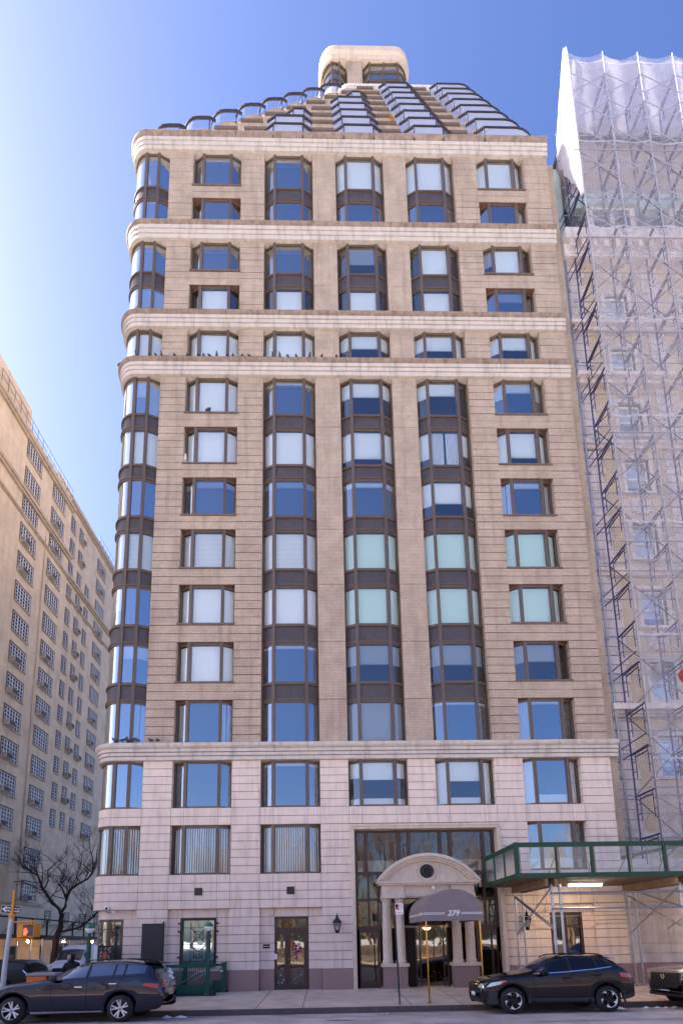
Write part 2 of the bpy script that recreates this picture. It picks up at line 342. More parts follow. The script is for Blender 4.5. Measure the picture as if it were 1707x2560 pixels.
g.add([(-24.2, -3.4, -.2), (-20.5, -3.4, -.2), (-20.5, 150, sidez(150) + .15), (-24.2, 150, sidez(150) + .15)], [(0, 1, 2, 3)])
g.add([(-20.5, -3.4, -.2), (-20.5, -3.4, -.6), (-20.5, 150, sidez(150) - .3), (-20.5, 150, sidez(150) + .15)], [(0, 1, 2, 3)])
g.quad((-200, -3.4, -.2), (-24.2, -3.4, -.2), (-24.2, 0, -.0), (-200, 0, 0)); g.quad((-200, -3.55, -.33), (-20.5, -3.55, -.33), (-20.5, -3.4, -.2), (-200, -3.4, -.2))
tag(g.build('far_pavement', 'concrete'), kind='structure')
# pavement joints and the parking line
g = MB()
for i, (xa, xb, m) in enumerate([(-3.5, -3.62, 0), (-2.0, -2.1, 1), (-.68, -.7, 1), (1.07, 1.12, 0), (2.55, 2.6, 1), (4.1, 4.16, 1), (5.6, 5.68, 1), (7.1, 7.2, 1), (8.7, 8.8, 1), (-5.2, -5.3, 1), (10.3, 10.4, 1)]):
    w = .012
    g.add([(xb - w, -3.4, swz(-3.4) + .001), (xb + w, -3.4, swz(-3.4) + .001), (xa + w, 0, .004), (xa - w, 0, .004)], [(0, 1, 2, 3)], m)
g.quad((-9, -1.8, swz(-1.8) + .004), (11.5, -1.8, swz(-1.8) + .004), (11.5, -1.78, swz(-1.78) + .004), (-9, -1.78, swz(-1.78) + .004), 1)
tag(g.build('pavement_joints', ['joint_light', 'joint_dark']), kind='structure')
g = MB()
g.quad((-9, -4.95, -.213), (12, -4.75, -.224), (12, -4.69, -.228), (-9, -4.89, -.216)); g.quad((-9, -6.6, -.155), (14, -6.5, -.158), (14, -6.44, -.16), (-9, -6.52, -.158))
tag(g.build('road_marking', 'road_white'), kind='structure')
g = MB(); q_ = random.Random(6)
for cx, cy, rx, ry in ((-3.9, -4.05, .9, .12), (1.9, -4.0, .55, .1), (3.2, -3.95, .4, .07), (8.9, -4.0, .9, .1), (-1.2, -3.95, .5, .06), (.4, -5.6, .5, .1)):
    def rz(y): return [z0 + (z1 - z0) * (y - a) / (b - a) for (a, z0), (b, z1) in zip(prof, prof[1:]) if b <= y <= a][0] + .004
    g.add([(cx + rx * math.cos(a) * r, cy + ry * math.sin(a) * r, rz(cy + ry * math.sin(a) * r)) for a, r in ((2 * PI * i / 20, q_.uniform(.7, 1.1)) for i in range(20))], [tuple(range(20))])
tag(g.build('wet_patch', 'wet'), kind='structure')
# the park across the avenue, mirrored in the windows
g = MB(); n = 14
for i in range(n):
    for j in range(6):
        x0, x1 = -150 + 300 * i / n, -150 + 300 * (i + 1) / n; y0, y1 = -22 - 30 * j, -22 - 30 * (j + 1)
        g.quad((x0, y1, -.2), (x1, y1, -.2), (x1, y0, -.2), (x0, y0, -.2))
tag(g.build('park_lawn', 'lawn'), kind='structure')
g = MB()
g.quad((-200, -22.1, -.08), (200, -22.1, -.08), (200, -16.4, -.08), (-200, -16.4, -.08)); g.quad((-200, -16.4, -.08), (200, -16.4, -.08), (200, -16.4, -.4), (-200, -16.4, -.4)); tag(g.build('park_pavement', 'concrete'), kind='structure')
g = MB(); g.box(-120, 120, -22.6, -22.1, -.3, .9); g.box(-120, 120, -22.68, -22.02, .9, 1.05)
tag(g.build('park_wall', 'grey_stone'), 'low stone park wall across the avenue, mirrored in the door glass', 'wall')

# ------------------------------------------------------------ the corner apartment building
EX = [-7.0, -5.87, -3.555, -2.44, -.11, 1.0, 3.35, 4.44, 6.79, 7.93, 10.25, 11.45]
XE = 11.45; ZT = 40.9
HEAD = {1: 39.81, 2: 37.03, 3: 34.41, 4: 31.88, 5: 29.38, 6: 26.79, 7: 24.18, 8: 21.62, 9: 19.09, 10: 16.49, 11: 13.89, 12: 11.37, 13: 8.83, 14: 6.24}
SILL = {1: 37.74, 2: 35.37, 3: 32.65, 4: 30.23, 5: 27.65, 6: 24.86, 7: 22.28, 8: 19.74, 9: 17.22, 10: 14.67, 11: 12.10, 12: 9.56, 13: 6.93, 14: 4.33}
BANDS = [(39.81, 40.9), (34.41, 35.37), (29.38, 30.23), (26.79, 27.65), (8.83, 9.56)]
bld = thing('apartment_building', 'tan brick corner apartment tower with dark bay windows and a stepped terraced roof', 'building', (1, 0, 0))
def plan(o=0, xr=XE, yb=22, r=.75):
    """plan line of the front, round corner and side, from right to left"""
    return off([(xr, 0)] + [(-7.0, 0), (-8.13, 0)] + arc(-8.13, .75, .75, 268, 182, 9)[0:] + [(-8.88, .75), (-8.88, yb)], o)
# brick piers and spandrels
br = MB()
def courses(mb, x0, x1, z0, z1, y0, y1, step, top, m=0, mj=1, gap=.024):
    """stacked courses with recessed joints"""
    mb.box(x0 + .012, x1 - .012, y0 + .025, y1, z0, z1, mj)
    z = top; zs = []
    while z > z0 - step: zs.append(z); z -= step
    for a in zs:
        lo, hi = max(z0, a - step + gap / 2), min(z1, a - gap / 2)
        if hi - lo > .03: mb.box(x0, x1, y0, y1 - .01, lo, hi, m)
zones = [(9.56, 26.79), (27.65, 29.38), (30.23, 34.41), (35.37, 39.81)]
for pi_ in range(6):
    x0, x1 = EX[2 * pi_], EX[2 * pi_ + 1]
    for z0, z1 in zones:
        top = HEAD[{9.56: 6, 27.65: 5, 30.23: 3, 35.37: 1}[z0]]
        fl = [h for h in HEAD.values() if z0 < h <= z1 + .01] ; fl.sort(reverse=True); fl.append(z0)
        for a, b in zip(fl, fl[1:]): courses(br, x0, x1, b, a, 0, .55, (a - b) if pi_ in (2, 3) else (a - b) / 7 if a - b > 2.2 else .3685, a, gap=.024 if pi_ in (2, 3) else .034)
for bay in (0, 4):
    x0, x1 = EX[2 * bay + 1], EX[2 * bay + 2]
    for r in list(range(2, 13)):
        if HEAD[r] in (34.41, 29.38, 26.79, 37.03 * 0): continue
        if r in (3, 5, 6): continue
        zt = SILL[r - 1]; courses(br, x0, x1, HEAD[r], zt, .004, .55, .3685, HEAD[r] + .3685 * 4)
        br.box(x0 - .03, x1 + .03, -.045, .5, zt - .015, zt + .05, 2)
for z0, z1 in ((0.75, 39.81),): br.box(XE, XE + .42, .22, 1.2, z0, z1, 0)
# side and back shell
br.box(-8.86, -8.4, 1.0, 22, .0, 39.81, 0); br.box(-8.86, 11.8, 21.6, 22, 0, 39.81, 0); br.box(11.4, 11.86, 1.0, 22, 0, 39.81, 0)
br.build('brick_wall', ['brick', 'mortar_red', 'terra_cap'], bld)
# stone base
st = MB()
for pi_ in range(6):
    x0, x1 = EX[2 * pi_], EX[2 * pi_ + 1]
    courses(st, x0, x1, 6.93, 8.83, 0, .55, 1.9 / 6, 8.83)
    if pi_ != 3: courses(st, x0, x1 + (.03 if pi_ == 2 else 0), 4.33, 6.24, 0, .55, 1.91 / 6, 6.24)
PL = plan()
def stonering(z0, z1, n, xr, x_end=None, m=0):
    h = (z1 - z0) / n
    for i in range(n):
        st.sweep([(xr, 0)] + PL[1:] if x_end is None else [(xr, 0), (x_end, 0)], [(0, z0 + i * h + .012), (0, z0 + (i + 1) * h - .012), (-.5, z0 + (i + 1) * h - .012), (-.5, z0 + i * h + .012)], m)
    st.sweep([(xr, 0)] + PL[1:] if x_end is None else [(xr, 0), (x_end, 0)], [(-.025, z0), (-.025, z1), (-.49, z1), (-.49, z0)], 1)
for xj in EX + [x + .5 for x in EX[1:11:2]] + [x - .5 for x in EX[2:11:2]]:
    for z0, z1 in ((6.25, 6.92), (3.04, 4.32)):
        if z0 > 5 or xj < .9 or xj > 7: st.box(xj - .006, xj + .006, -.002, .03, z0, z1, 1)
stonering(6.24, 6.93, 2, XE); stonering(3.03, 4.33, 4, 1.03); stonering(3.03, 4.33, 4, XE, 6.83)
# ground floor piers, recessed fields, granite plinth
def gpier(x0, x1, y0=0.0, z1=3.03, y1=.6): courses(st, x0, x1, .75, z1, y0, y1, .326, 3.03)
gpier(EX[0], EX[1]); gpier(EX[2], EX[3]); gpier(EX[4], 1.03); gpier(6.83, 7.95); gpier(EX[10], EX[11])
for a, b in ((EX[1], -5.42), (-4.07, EX[2]), (EX[3], -1.9), (-.61, EX[4]), (7.95, 8.6), (9.85, EX[10]), (-7.55, EX[0])): gpier(a, b, .2, 2.7)
for a, b in ((EX[1], EX[2]), (EX[3], EX[4]), (7.95, EX[10])):
    for c, d in zip(*(lambda q: (q, q[1:]))([a, a + (b - a) * .22, a + (b - a) * .78, b])): st.box(c + .012, d - .012, .2, .6, 2.715, 3.028, 0)
    st.box(a, b, .225, .58, 2.70, 3.03, 1)
# recessed round corner of the ground floor
GC = [(-7.0, .2), (-7.55, .2), (-8.13, .2)] + arc(-8.13, .75, .55, 268, 182, 7) + [(-8.68, .75), (-8.68, 22)]
st.sweep(GC, [(0, 2.70), (0, 3.03), (-.4, 3.03), (-.4, 2.70)], 0)
SC = [(-8.68, 1.05), (-8.68, 22)]
for i in range(7): st.sweep(SC, [(0, .75 + i * .28 + .012), (0, .75 + (i + 1) * .28 - .012), (-.4, .75 + (i + 1) * .28 - .012), (-.4, .75 + i * .28 + .012)], 0)
st.box(-5.5, -4.0, .3, .6, .74, .93, 0)
st.build('stone_base', ['limestone', 'limestone_dark'], bld)
gr = MB()
for x0, x1, y0 in ((EX[0], EX[1], -.02), (EX[2], EX[3], -.02), (EX[4], 1.03, -.02), (6.83, 7.95, -.02), (EX[10], XE, -.02), (EX[1], EX[2], .18), (EX[3], -1.9, .18), (-.61, EX[4], .18), (7.95, 8.6, .18), (9.85, EX[10], .18)):
    gr = MB(); gr.box(x0 + .003, x1 - .003, y0, .6, -.3, .748); gr.build('granite_plinth', 'granite', bld, bevel=.012)
gr = MB(); gr.sweep(GC, [(.02, -.3), (.02, .748), (-.4, .748), (-.4, -.3)])
gr.build('granite_plinth', 'granite', bld, bevel=.012)
# belt courses: roll, stepped fascia
for i, (z0, z1) in enumerate(BANDS):
    h = z1 - z0; b = MB(); rl = .28 if i else .42
    roll = [(.06, z1 - rl), (.17, z1 - rl * .93), (.24, z1 - rl * .7), (.26, z1 - rl * .45), (.22, z1 - rl * .2), (.12, z1 - .03), (0, z1), (-.45, z1), (-.45, z1 - rl)]
    p = plan(0, XE + (.3 if i == 4 else .02)); 
    b.sweep(p, roll, 1)
    f = h - rl; n = 3
    for k in range(n):
        za = z0 + f * k / n; zb = z0 + f * (k + 1) / n; o = .10 + .035 * k
        b.sweep(p, [(o, za + (.02 if k else 0)), (o, zb - .004), (-.45, zb - .004), (-.45, za + (.02 if k else 0))], 0)
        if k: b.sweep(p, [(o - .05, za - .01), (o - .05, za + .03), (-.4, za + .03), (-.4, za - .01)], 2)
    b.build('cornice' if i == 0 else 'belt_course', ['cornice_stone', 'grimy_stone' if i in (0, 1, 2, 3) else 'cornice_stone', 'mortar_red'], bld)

# ------------------------------------------------------------ windows
def lerp2(a, b, t): return (a[0] + (b[0] - a[0]) * t, a[1] + (b[1] - a[1]) * t)
def bayplan(x0, x1): return [(x1 - .02, .27), (x1 - .5, .06), (x0 + .5, .06), (x0 + .02, .27)]
ARC = arc(-8.13, .81, .75, 270, 180, 8)
CORN = [(-7.02, .27), (-7.55, .06), (-8.13, .06)] + ARC[1:] + [(-8.88, 1.02)]
def panes_of(corner, x0=0, x1=0):
    if corner: return [CORN[0:2], CORN[1:3], CORN[2:]]
    p = bayplan(x0, x1); return [p[0:2], p[1:3], p[2:4]]
def post(mb, x, y, nx, ny, w, d, z0, z1):
    tx, ty = -ny, nx
    pts = [(x + tx * w / 2 + nx * a, y + ty * w / 2 + ny * a) for a in (.035, -d)] + [(x - tx * w / 2 + nx * a, y - ty * w / 2 + ny * a) for a in (-d, .035)]
    mb.prism(pts, z0, z1, 'z')
def add_window(name, full, panes, z0, z1, spec, label=None, curved=False):
    fr = MB(); N = normals(full)
    idx = [0, 1, 2, 3] if not curved else [0, 1, 2, len(full) - 1]
    for k in idx:
        w = .13 if k in idx[1:3] else .07
        post(fr, full[k][0], full[k][1], N[k][0], N[k][1], w, .1, z0 + .003, z1 - .003)
    fr.band(full, z0 + .002, z0 + .075, .08); fr.band(full, z1 - .085, z1 - .002, .08)
    f = fr.build('window', 'bronze', bld)
    if label: f['label'] = label
    gl = MB()
    for p in panes: gl.ribbon(off(p, -.035), z0 + .06, z1 - .07)
    cf = spec[1][0] if isinstance(spec[1], tuple) else 0; gl.build('pane', ('pane_mid' if cf > .9 else 'pane_curved') if curved else 'pane_clear' if cf > .9 else 'pane_mid' if cf > .3 else 'pane', f, smooth=curved)
    bl = MB(); any_ = False; zt = z1 - .09; H = zt - z0 - .05
    kinds = ['blind', 'blind_green', 'blind_grey', 'curtain']
    for p, sp in zip(panes, spec):
        if not sp: continue
        if not isinstance(sp, tuple): sp = (sp, 'w')
        fr_, kd = sp; q = off(p, -.13)
        q[0] = lerp2(q[0], q[1], .03); q[-1] = lerp2(q[-1], q[-2], .03); any_ = True
        if kd in 'wgs':
            mi = 'wgs'.index(kd); bl.ribbon(q, zt - H * fr_, zt, mi); bl.band(q, zt - H * fr_ - .015, zt - H * fr_ + .015, .02, mi)
        elif kd == 'h':   # horizontal slats
            n = int(H * fr_ / .06)
            for i in range(n): bl.ribbon(q, zt - i * .06 - .052, zt - i * .06, 0)
        elif kd == 'b': bl.ribbon(q, z0 + .05, z0 + .05 + H * fr_, 0)         # low screen
        elif kd == 'x': bl.ribbon(q, zt - H * fr_, zt, 0); bl.ribbon(q, z0 + .05, z0 + .05 + H * .17, 0)
        elif kd in 'vc':
            L = sum(math.hypot(b[0] - a[0], b[1] - a[1]) for a, b in zip(q, q[1:])); st_ = .085 if kd == 'v' else .05; n = max(2, int(L / st_))
            def at(t):
                d = t * L
                for a, b in zip(q, q[1:]):
                    l = math.hypot(b[0] - a[0], b[1] - a[1])
                    if d <= l + 1e-6: return lerp2(a, b, d / l)
                    d -= l
                return q[-1]
            if kd == 'v':
                for i in range(n):
                    a = at(i / n); b = at((i + .62) / n); dy = random.uniform(-.02, .02); bl.ribbon([(a[0], a[1] + dy), (b[0], b[1] - dy)], z0 + .06, zt, 0)
            else:
                rng = [(0, fr_), (1 - fr_, 1)] if fr_ < .5 else [(0, .47), (.53, 1)]
                for a0, a1 in rng:
                    m_ = max(4, int(L * (a1 - a0) / .05)); pl = []
                    for i in range(m_ + 1):
                        a = at(a0 + (a1 - a0) * i / m_); pl.append((a[0], a[1] + .02 * (-1) ** i))
                    bl.ribbon(pl, z0 + .06, zt - .0, 3)
    if any_: bl.build('blind' if not any(isinstance(s_, tuple) and s_[1] == 'c' for s_ in spec) else 'curtain', kinds, f)
    return f
w1 = (1, 'w'); g1 = (1, 'g'); s1 = (1, 's'); h1 = (1, 'h'); v1 = (1, 'v')
def A(x): return (x, x, x)
# pane order: right, centre, left   (corner: side pane, narrow pane, curved pane)
SPEC = {
 1: [A(0), A((.06, 's')), A((.06, 's')), A(w1), (w1, (.95, 'w'), w1), (w1, w1, w1)],
 2: [A(0), A(0), A(0), A(0), A(0), ((1, 'w'), 0, 0)],
 3: [A(0), A(0), A(0), (0, (.55, 's'), 0), (0, w1, 0), (0, (.97, 'w'), (.5, 's'))],
 4: [(w1, (.6, 's'), (.5, 'w')), (0, w1, 0), (0, (.93, 'w'), 0), (0, w1, 0), (0, w1, 0), (0, (.3, 's'), 0)],
 5: [A(w1), A(w1), A(w1), A((.42, 'w')), (w1, (.47, 'w'), (.45, 'w')), (w1, (.42, 'w'), (.5, 'w'))],
 6: [(w1, (.42, 'w'), w1), A(w1), A((.06, 'w')), A((.4, 'w')), (0, (.35, 'w'), (.4, 'w')), ((.4, 'w'), (.24, 'w'), (.4, 'w'))],
 7: [A(w1), A(w1), A(w1), ((.78, 'w'), (.75, 'w'), (.76, 'w')), ((.6, 'w'), (.6, 'c'), (.72, 'w')), ((.85, 'w'), (.7, 'w'), (.85, 'w'))],
 8: [A(0), A((.14, 's')), A((.14, 's')), A((.12, 'w')), ((.6, 'w'), (.58, 'w'), (.62, 'w')), ((.45, 'c'), (.14, 'w'), (.45, 'c'))],
 9: [A(h1), A(h1), A(h1), A(g1), A(g1), A(g1)],
 10: [(0, 0, (.55, 'w')), A(w1), A(w1), A(g1), A(g1), A(g1)],
 11: [((.3, 'w'), (.32, 'w'), 0), A(w1), A((.06, 'w')), A((.5, 's')), A((.52, 's')), (0, (.45, 's'), (.46, 's'))],
 12: [((.45, 'c'), 0, (.4, 'c')), ((.45, 'c'), 0, (.45, 'c')), A(0), A(s1), A((.05, 'w')), (0, (.05, 'w'), s1)],
 13: [(0, 0, (.45, 'c')), A(0), A((.05, 'w')), ((.35, 'x'), (.4, 'x'), (.35, 'x')), (w1, (.45, 'x'), w1), (w1, (.22, 'b'), w1)],
 14: [A(v1), A(v1), A(v1), None, None, ((.22, 'b'), (.24, 'b'), (.24, 'b'))],
}
sp_ = MB()
for r in range(1, 15):
    for c in range(6):
        s_ = SPEC[r][c]
        if s_ is None: continue
        if c == 0: add_window('window', CORN, panes_of(True), SILL[r], HEAD[r], s_, curved=True)
        else:
            x0, x1 = EX[2 * c - 1], EX[2 * c]; add_window('window', bayplan(x0, x1), panes_of(False, x0, x1), SILL[r], HEAD[r], s_)
        # soffit of the recess
    # metal spandrel panels between storeys
for c in (0, 2, 3, 4):
    full = CORN if c == 0 else bayplan(EX[2 * c - 1], EX[2 * c]); N = normals(full); idx = [0, 1, 2, len(full) - 1]
    for r in (2, 4, 7, 8, 9, 10, 11, 12):
        z0, z1 = HEAD[r], SILL[r - 1]; b = MB()
        b.sweep(off(full, -.03), [(0, z0 + .05), (0, z1 - .05), (-.06, z1 - .05), (-.06, z0 + .05)], 0)
        b.sweep(full, [(.03, z0 - .001), (.03, z0 + .06), (-.09, z0 + .06), (-.09, z0 - .001)], 1); b.sweep(full, [(.03, z1 - .06), (.03, z1 + .001), (-.09, z1 + .001), (-.09, z1 - .06)], 1)
        b.cur = 1
        for k in idx: post(b, full[k][0], full[k][1], N[k][0], N[k][1], .13 if k in idx[1:3] else .07, .1, z0, z1)
        b.build('spandrel_panel', ['spandrel', 'bronze'], bld)
# interiors: floors, party walls, back wall
it = MB()
for r in range(1, 15): it.box(-8.3, 11.3, .42 if r not in (13, 14) else .6, 5, HEAD[r] + .02, HEAD[r] + .3)
it.box(-8.3, 11.3, 5, 5.2, 3.2, 39.9)
for pi_ in range(6):
    xm = (EX[2 * pi_] + EX[2 * pi_ + 1]) / 2
    if pi_ == 3: it.box(xm - .1, xm + .1, .56, 5, 6.9, 39.8)
    else: it.box(xm - .1, xm + .1, .56, 5, 3.2, 39.8)
it.build('room_interior', 'interior', bld)
sf = MB()
for z in (39.81, 34.41, 29.38, 26.79, 8.83): sf.box(-8.5, XE - .05, .02, .5, z + .001, z + .03)
sf.build('window_soffit', 'soffit', bld)
# small square vents in the stone
for xv in (-4.88, -1.42):
    v = MB(); v.box(xv, xv + .29, -.03, .1, 3.54, 3.82, 0)
    for i in range(5): v.box(xv + .03, xv + .26, -.045, -.02, 3.57 + i * .05, 3.60 + i * .05, 1)
    v.build('vent_grille', ['black_iron', 'dark_rail'], bld)

# ------------------------------------------------------------ stepped terraces and tower
PIERS = [(EX[2 * i], EX[2 * i + 1]) for i in range(6)]
for k in range(0, 9):
    y = .96 * k; T = 40.76 + 2.57 * k; zb = T - 2.57 - .1; xl = -8.0 + 1.165 * k; xr = 11.42
    t = MB(); rad = .95; RZ = T + .6
    if k == 0: lv0 = None
    lvl = [(xr, y + 2.2), (xr, y + 1.5)] + arc(xr - 1.5, y + 1.5, 1.5, 0, -90, 6)[1:] + [(xl + rad, y)] + arc(xl + rad, y + rad, rad, 270, 180, 6)[1:] + [(xl, 22)]
    if k: t.sweep(lvl, [(-.0, zb), (-.0, T + .02), (-.3, T + .02), (-.3, zb)], 0)
    t.add([(x, yy, T - .32) for x, yy in lvl] + [(xr, 22, T - .32)], [tuple(range(len(lvl) + 1))], 2)
    lp = (xl + 1.75, xl + 2.85); ps = [lp] + [p for p in PIERS[1:5] if p[0] > lp[1] + .25]
    for a, b in ps if k else []:
        t.box(a, b, y - .01, y + .3, zb, T - .1, 0); t.box(a - .05, b + .05, y - .09, y + .34, T - .1, T + .06, 1)
        t.box(a - .07, a, y + .05, y + .9, T - .32, T + .35, 2 + 1); t.box(b, b + .07, y + .05, y + .9, T - .32, T + .35, 3)
    lv = t.build('roof_terrace', ['brick', 'terra_cap', 'soffit', 'stone_clean'], bld)
    if k == 8: continue
    # railings: dark top rail, glass, posts
    runs = []
    for (a0, a1), (b0, b1) in zip(ps, ps[1:]):
        if a0 == lp[0]: a1 += 1.27
        w = b0 - a1
        if w < .35: continue
        e = min(.45, w * .3); runs.append(([(b0, y), (b0 - e, y - .2), (a1 + e, y - .2), (a1, y)], False))
    runs.append(([(xr + .05, y + 1.9), (xr + .05, y + 1.3)] + arc(xr - 1.45, y + 1.3, 1.5, 0, -90, 7)[1:] + [(ps[-1][1] + .45, y - .2), (ps[-1][1], y)], True))
    runs.append(([(lp[0], y), (lp[0] - .3, y - .1)] + [(xl + .9, y - .1)] + arc(xl + .8, y + .8, .9, 270, 180, 6)[1:] + [(xl - .1, y + 2.2)], True))
    for pl, sm in runs:
        rm = MB(); rm.sweep(pl, [(.04, RZ - .09), (.04, RZ), (-.06, RZ), (-.06, RZ - .09)], 0)
        rm.ribbon(pl[1:-1] if not sm else pl[1:-1] if pl[0][0] > xl + 3 else pl[2:3] + pl[3:4], T - .1, RZ - .08, 2); rm.ribbon(pl[:2], T - .1, RZ - .08, 1); rm.ribbon(pl[-2:] if pl[0][0] > xl + 3 else pl[1:], T - .1, RZ - .08, 1)
        for q in pl[1:-1] if not sm else [pl[1], pl[-2]]: rm.box(q[0] - .025, q[0] + .025, q[1] - .025, q[1] + .025, T - .3, RZ - .08, 0)
        rm.build('terrace_railing', ['dark_rail', 'rail_glass', 'frosted', 'brick'], lv)
t = MB(); t.sweep(arc(10.0, 10.2, 1.5, 20, -90, 7) + [(2.6, 8.7)] + arc(2.6, 9.7, 1.0, 270, 180, 6)[1:] + [(1.6, 22)], [(.12, 62.9), (.2, 63.5), (.1, 63.9), (-.5, 63.95), (-.5, 61.2), (0, 61.2), (0, 62.8)], 0)
t.add([(11.3, 9.5, 63.8), (10, 8.8, 63.8), (2.6, 8.8, 63.8), (1.7, 10, 63.8), (1.7, 22, 63.8), (11.3, 22, 63.8)], [(0, 1, 2, 3, 4, 5)], 0)
t.build('roof_ledge', ['cornice_stone'], bld)
# tower
def rrect(x0, x1, y0, y1, r, n=6):
    return [(x1, y1)] + arc(x1 - r, y0 + r, r, 0, -90, n) + arc(x0 + r, y0 + r, r, 270, 180, n) + [(x0, y1)]
TX0, TX1, TY = .62, 7.32, 9.6; tp = rrect(TX0, TX1, TY, 16, 1.0)
t = MB()
t.sweep(tp, [(.06, 63.9), (.14, 64.6), (.1, 65.3), (0, 65.9), (-.4, 65.9), (-.4, 63.9)], 1); t.sweep(tp, [(.12, 68.4), (.16, 68.75), (.1, 68.9), (.22, 69.1), (.2, 69.6), (.05, 69.75), (-.5, 69.75), (-.5, 68.4)], 1)
t.add([(x, y, 69.7) for x, y in tp], [tuple(range(len(tp)))], 1)
t.box(2.58, 3.74, TY - .02, TY + .5, 65.9, 68.42, 0); t.box(TX0 + .2, TX1 - .2, 14, 16, 63, 69.5, 0)
tw = t.build('roof_tower', ['brick', 'stone_clean'], bld)
for seg, ms in (([p for p in tp if p[0] >= 3.74] + [(4.2, TY + .05), (3.78, TY + .35)], (4.33, 5.39, 6.47)), ([(2.54, TY + .35), (2.0, TY + .05)] + [p for p in tp if p[0] <= 2.5], (1.44, 2.0))):
    q = off(seg, -.05); wf = MB()
    for a in (0, .33, .66, 1): z = 65.9 + a * 2.45; wf.sweep(q, [(.02, z), (.02, z + .09), (-.06, z + .09), (-.06, z)])
    for x in ms: wf.box(x - .06, x + .06, TY - .0, TY + .14, 65.9, 68.4)
    w_ = wf.build('window', 'bronze', tw); gl = MB(); gl.ribbon(off(seg, -.1), 65.9, 68.4); gl.build('pane', 'pane', w_) if False else gl.build('window_glass', 'pane', tw)
dk = MB(); dk.box(TX0 + .5, TX1 - .5, TY + 1.5, TY + 1.7, 64, 69.5); dk.build('tower_room', 'interior', tw)

# ------------------------------------------------------------ street door (left) and corner window
DX0, DX1, DY = -1.9, -.61, .32
d = MB(); d.box(DX0, DX0 + .09, DY - .07, DY + .05, 0, 2.7); d.box(DX1 - .09, DX1, DY - .07, DY + .05, 0, 2.7); d.box(DX0 + .09, DX1 - .09, DY - .07, DY + .05, 2.61, 2.7); d.box(DX0 + .09, DX1 - .09, DY - .065, DY + .05, 2.2, 2.29)
d.box(-1.52, -1.42, DY - .068, DY + .05, 0, 2.2); d.box(DX0 + .09, -1.52, DY - .06, DY + .04, 0, .14); d.box(DX0 + .09, -1.52, DY - .06, DY + .04, 2.06, 2.2)
df = d.build('door_frame', 'wood_brown', bld)
d = MB(); d.quad((DX0 + .05, DY, .1), (-1.47, DY, .1), (-1.47, DY, 2.1), (DX0 + .05, DY, 2.1)); d.quad((DX0 + .05, DY, 2.25), (DX1 - .05, DY, 2.25), (DX1 - .05, DY, 2.65), (DX0 + .05, DY, 2.65)); d.build('side_light', 'door_glass', df)
d = MB(); d.box(-1.415, -1.30, DY - .06, DY + .03, .01, 2.195); d.box(-.80, -.70, DY - .06, DY + .03, .01, 2.195); d.box(-1.30, -.80, DY - .06, DY + .03, .01, .17); d.box(-1.30, -.80, DY - .06, DY + .03, 2.08, 2.195)
do = d.build('door', 'wood_brown', bld)
d = MB(); d.quad((-1.31, DY - .01, .16), (-.79, DY - .01, .16), (-.79, DY - .01, 2.1), (-1.31, DY - .01, 2.1)); d.build('door_glass', 'door_glass', do)
d = MB(); d.lathe([(.0, -.05), (.022, -.045), (.026, -.03), (.02, 0)], (-1.36, DY - .06, 1.12), 10, axis='y'); d.tube((-1.36, DY - .09, .95), (-1.28, DY - .09, .9), .012, 6); d.tube((-1.36, DY - .09, .95), (-1.36, DY - .05, .95), .012, 6); d.build('door_handle', 'brass', do, smooth=True)
rnd = random.Random(3); d = MB()
for i in range(46):
    x = rnd.choice([rnd.uniform(-1.80, -1.55), rnd.uniform(-1.28, -.83)]); z = rnd.choice([rnd.uniform(.2, .8), rnd.uniform(.2, 2.0), rnd.uniform(1.7, 2.0)]); r = rnd.choice([.008, .011, .015, .022])
    if r > .02:
        for a in range(3):
            c_, s_ = math.cos(a * PI / 3), math.sin(a * PI / 3); d.prism([(x + r * c_ - .005 * s_, z + r * s_ + .005 * c_), (x + r * c_ + .005 * s_, z + r * s_ - .005 * c_), (x - r * c_ + .005 * s_, z - r * s_ - .005 * c_), (x - r * c_ - .005 * s_, z - r * s_ + .005 * c_)], DY - .018, DY - .014)
    else: d.lathe([(r, -.018), (r, -.014)], (x, DY, z), 8, axis='y')
d.build('snowflake_sticker', 'white_paint', do)
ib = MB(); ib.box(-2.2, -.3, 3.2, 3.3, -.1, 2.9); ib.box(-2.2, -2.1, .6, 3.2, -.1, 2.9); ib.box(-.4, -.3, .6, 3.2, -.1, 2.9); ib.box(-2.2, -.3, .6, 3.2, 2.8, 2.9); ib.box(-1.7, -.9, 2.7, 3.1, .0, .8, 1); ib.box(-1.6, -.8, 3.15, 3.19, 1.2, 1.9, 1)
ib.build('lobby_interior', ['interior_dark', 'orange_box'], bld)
p_ = MB(); p_.box(-2.33, -2.06, .185, .2, 1.62, 1.68, 0); p_.box(-2.33, -2.06, .185, .2, 1.53, 1.59, 0); p_.build('wall_plaque', 'black_iron', bld)
p_ = MB(); p_.box(-1.915, -1.80, .225, .235, 1.12, 1.32); p_.build('notice_card', 'white_paint', bld)
